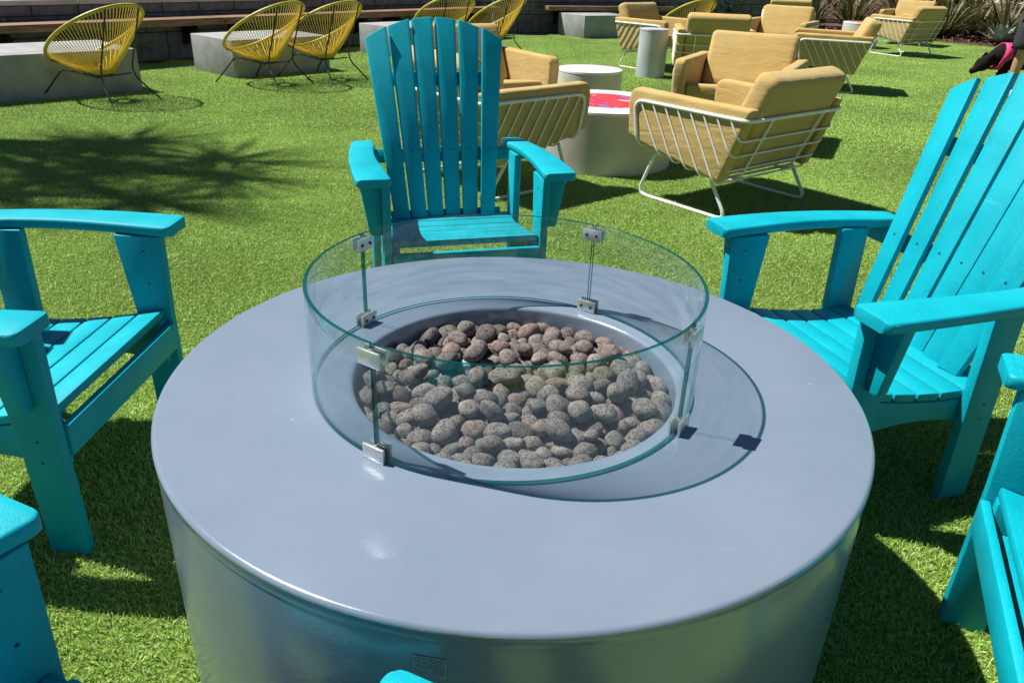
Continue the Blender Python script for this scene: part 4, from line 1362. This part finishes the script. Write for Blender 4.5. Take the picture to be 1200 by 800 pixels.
# face and hair
bm = bmesh.new(); bmesh.ops.create_icosphere(bm, subdivisions=3, radius=1)
for v in bm.verts:
    n_ = v.co.normalized()
    k = 1.0 if (n_.y > -0.25 or n_.z > 0.55) else 0.80
    v.co = Vector((n_.x * 0.092 * k, 0.002 + n_.y * 0.104 * k, 1.652 + n_.z * 0.105 * k))
mesh_obj('hair', from_bm('hair', bm, M['hair'], angle=3), pe)
bm = bmesh.new()
bmesh.ops.create_cone(bm, cap_ends=True, segments=8, radius1=0.016, radius2=0.006, depth=0.045, matrix=Matrix.Translation((0, -0.108, 1.605)) @ Matrix.Rotation(0.35, 4, 'X'))
mesh_obj('nose', from_bm('nose', bm, M['skin'], angle=2), pe)
for s in (-1, 1):
    bm = bmesh.new(); bmesh.ops.create_uvsphere(bm, u_segments=10, v_segments=8, radius=0.011, matrix=Matrix.Translation((s * 0.030, -0.092, 1.625)))
    mesh_obj('eye', from_bm('eye', bm, M['eye'], angle=2), pe)
    bm = bmesh.new(); bmesh.ops.create_uvsphere(bm, u_segments=10, v_segments=8, radius=1, matrix=Matrix.Translation((s * 0.078, -0.005, 1.60)) @ Matrix.Diagonal((0.012, 0.02, 0.032, 1)))
    mesh_obj('ear', from_bm('ear', bm, M['skin'], angle=2), pe)
    bm = bmesh.new(); bmesh.ops.create_uvsphere(bm, u_segments=14, v_segments=10, radius=1, matrix=Matrix.Translation((s * 0.122, -0.06, 0.045)) @ Matrix.Diagonal((0.052, 0.145, 0.05, 1)))
    for v in bm.verts: v.co.z = max(v.co.z, 0.002)
    mesh_obj('shoe', from_bm('shoe', bm, M['shoe'], angle=2), pe)
bm = bmesh.new(); cyl(bm, (0, -0.100, 1.565), (0, 1, 0.1), 0.018, 0.006, 10); bmesh.ops.scale(bm, vec=(1, 1, 1), verts=bm.verts)
mesh_obj('mouth', from_bm('mouth', bm, M['pink'], angle=2), pe)
# shorts and shirt as loose shells
def shell(name, loops, m, n=24):
    bm = bmesh.new(); rs = []
    for (cx_, cy2, cz_, ax_, ay_) in loops:
        rs.append([bm.verts.new((cx_ + ax_ * math.cos(2 * PI * k / n) * (1 + 0.03 * math.sin(5 * k)), cy2 + ay_ * math.sin(2 * PI * k / n) * (1 + 0.03 * math.cos(4 * k)), cz_)) for k in range(n)])
    for a, b in zip(rs, rs[1:]):
        for k in range(n): bm.faces.new((a[k], a[(k + 1) % n], b[(k + 1) % n], b[k]))
    o = mesh_obj(name, from_bm(name, bm, m, angle=2), pe)
    sd_ = o.modifiers.new('thick', 'SOLIDIFY'); sd_.thickness = 0.004
    return o
sh_ = shell('shorts', [(0, 0, 1.02, 0.150, 0.118), (0, 0, 0.93, 0.182, 0.135), (0, 0, 0.82, 0.205, 0.142), (0, -0.004, 0.76, 0.212, 0.140)], M['shorts'])
for s in (-1, 1):
    shell('shorts_leg', [(s * 0.098, -0.002, 0.82, 0.105, 0.130), (s * 0.104, -0.006, 0.70, 0.108, 0.118), (s * 0.112, -0.010, 0.56, 0.108, 0.115), (s * 0.114, -0.012, 0.50, 0.110, 0.117)], M['shorts'])
    shell('sleeve', [(s * 0.155, 0, 1.455, 0.05, 0.075), (s * 0.195, 0.0, 1.41, 0.068, 0.078), (s * 0.222, 0.008, 1.31, 0.066, 0.07), (s * 0.232, 0.012, 1.22, 0.064, 0.066)], M['shirt'])
shell('shirt', [(0, 0.0, 1.475, 0.075, 0.07), (0, 0, 1.45, 0.14, 0.09), (0, 0, 1.40, 0.185, 0.108), (0, 0, 1.28, 0.190, 0.118), (0, 0, 1.10, 0.172, 0.116), (0, 0, 0.96, 0.190, 0.136)], M['shirt'])

# dog: local x forward
DX, DY, DR = 5.55, 7.92, math.radians(184)
dg = empty('dog', (DX, DY, 0), DR, 'black dog in a pink harness sniffing the lawn on a leash', 'dog')
Jd = {'chest': ((0.20, 0, 0.37), (0.135, 0.160)), 'mid': ((0.0, 0, 0.38), (0.125, 0.140)), 'loin': ((-0.16, 0, 0.40), (0.100, 0.110)), 'rump': ((-0.28, 0, 0.40), (0.105, 0.11)),
      'tail1': ((-0.36, 0, 0.42), 0.026), 'tail2': ((-0.46, 0, 0.36), 0.018), 'tail3': ((-0.52, 0, 0.26), 0.010),
      'sho': ((0.29, 0, 0.39), (0.120, 0.140)), 'neck': ((0.36, 0, 0.37), (0.080, 0.086)), 'nk2': ((0.41, 0, 0.33), (0.060, 0.064)), 'skull': ((0.475, 0, 0.295), (0.098, 0.094)), 'stop': ((0.515, 0, 0.255), (0.048, 0.044)), 'muz': ((0.56, 0, 0.225), (0.038, 0.034)), 'nose': ((0.585, 0, 0.208), 0.034)}
Ed = [('chest', 'mid'), ('mid', 'loin'), ('loin', 'rump'), ('rump', 'tail1'), ('tail1', 'tail2'), ('tail2', 'tail3'), ('chest', 'sho'), ('sho', 'neck'), ('neck', 'nk2'), ('nk2', 'skull'), ('skull', 'stop'), ('stop', 'muz'), ('muz', 'nose')]
for s, n in ((-1, 'l'), (1, 'r')):
    st = 0.04 * s
    Jd.update({'e' + n: ((0.20 + st, s * 0.085, 0.27), 0.046), 'w' + n: ((0.23 + st, s * 0.085, 0.14), 0.027), 'fp' + n: ((0.225 + st, s * 0.085, 0.04), 0.024), 'ft' + n: ((0.265 + st, s * 0.085, 0.022), 0.024),
               'k' + n: ((-0.22 - st, s * 0.085, 0.27), 0.062), 'h' + n: ((-0.335 - st, s * 0.085, 0.155), 0.026), 'hp' + n: ((-0.32 - st, s * 0.085, 0.045), 0.023), 'ht' + n: ((-0.275 - st, s * 0.085, 0.022), 0.024)})
    Ed += [('chest', 'e' + n), ('e' + n, 'w' + n), ('w' + n, 'fp' + n), ('fp' + n, 'ft' + n), ('rump', 'k' + n), ('k' + n, 'h' + n), ('h' + n, 'hp' + n), ('hp' + n, 'ht' + n)]
skin_body('body', Jd, Ed, M['fur'], dg)
for s in (-1, 1):
    bm = bmesh.new(); bmesh.ops.create_uvsphere(bm, u_segments=12, v_segments=8, radius=1, matrix=Matrix.Translation((0.425, s * 0.062, 0.365)) @ Matrix.Rotation(-0.25 * s, 4, 'X') @ Matrix.Rotation(-0.5, 4, 'Y') @ Matrix.Diagonal((0.030, 0.012, 0.062, 1)))
    mesh_obj('ear', from_bm('ear', bm, M['fur'], angle=2), dg)
bm = bmesh.new()
def band(cx_, cz_, ry, rz2, tiltx, w_):
    n = 28; rs = []
    for off in (-w_, 0, w_):
        rs.append([bm.verts.new((cx_ + off + tiltx * math.sin(2 * PI * k / n), ry * math.cos(2 * PI * k / n), cz_ + rz2 * math.sin(2 * PI * k / n))) for k in range(n)])
    for a, b in zip(rs, rs[1:]):
        for k in range(n): bm.faces.new((a[k], a[(k + 1) % n], b[(k + 1) % n], b[k]))
band(0.275, 0.385, 0.122, 0.143, -0.04, 0.05)
hn = mesh_obj('harness', from_bm('harness', bm, M['pink'], angle=2), dg)
sd_ = hn.modifiers.new('thick', 'SOLIDIFY'); sd_.thickness = 0.008
# leash from harness to the hand
hand = pe.matrix_basis @ Vector((-0.235, -0.17, 0.775))
har = dg.matrix_basis @ Vector((0.20, 0, 0.515))
bm = bmesh.new()
tube(bm, [tuple(har.lerp(hand, k / 12) + Vector((0, 0, -0.05 * math.sin(k / 12 * PI)))) for k in range(13)], 0.006, 6)
le = mesh_obj('leash', from_bm('leash', bm, M['leash'])); tag(le, 'thin red leash from the pink harness up to the hand', 'leash')
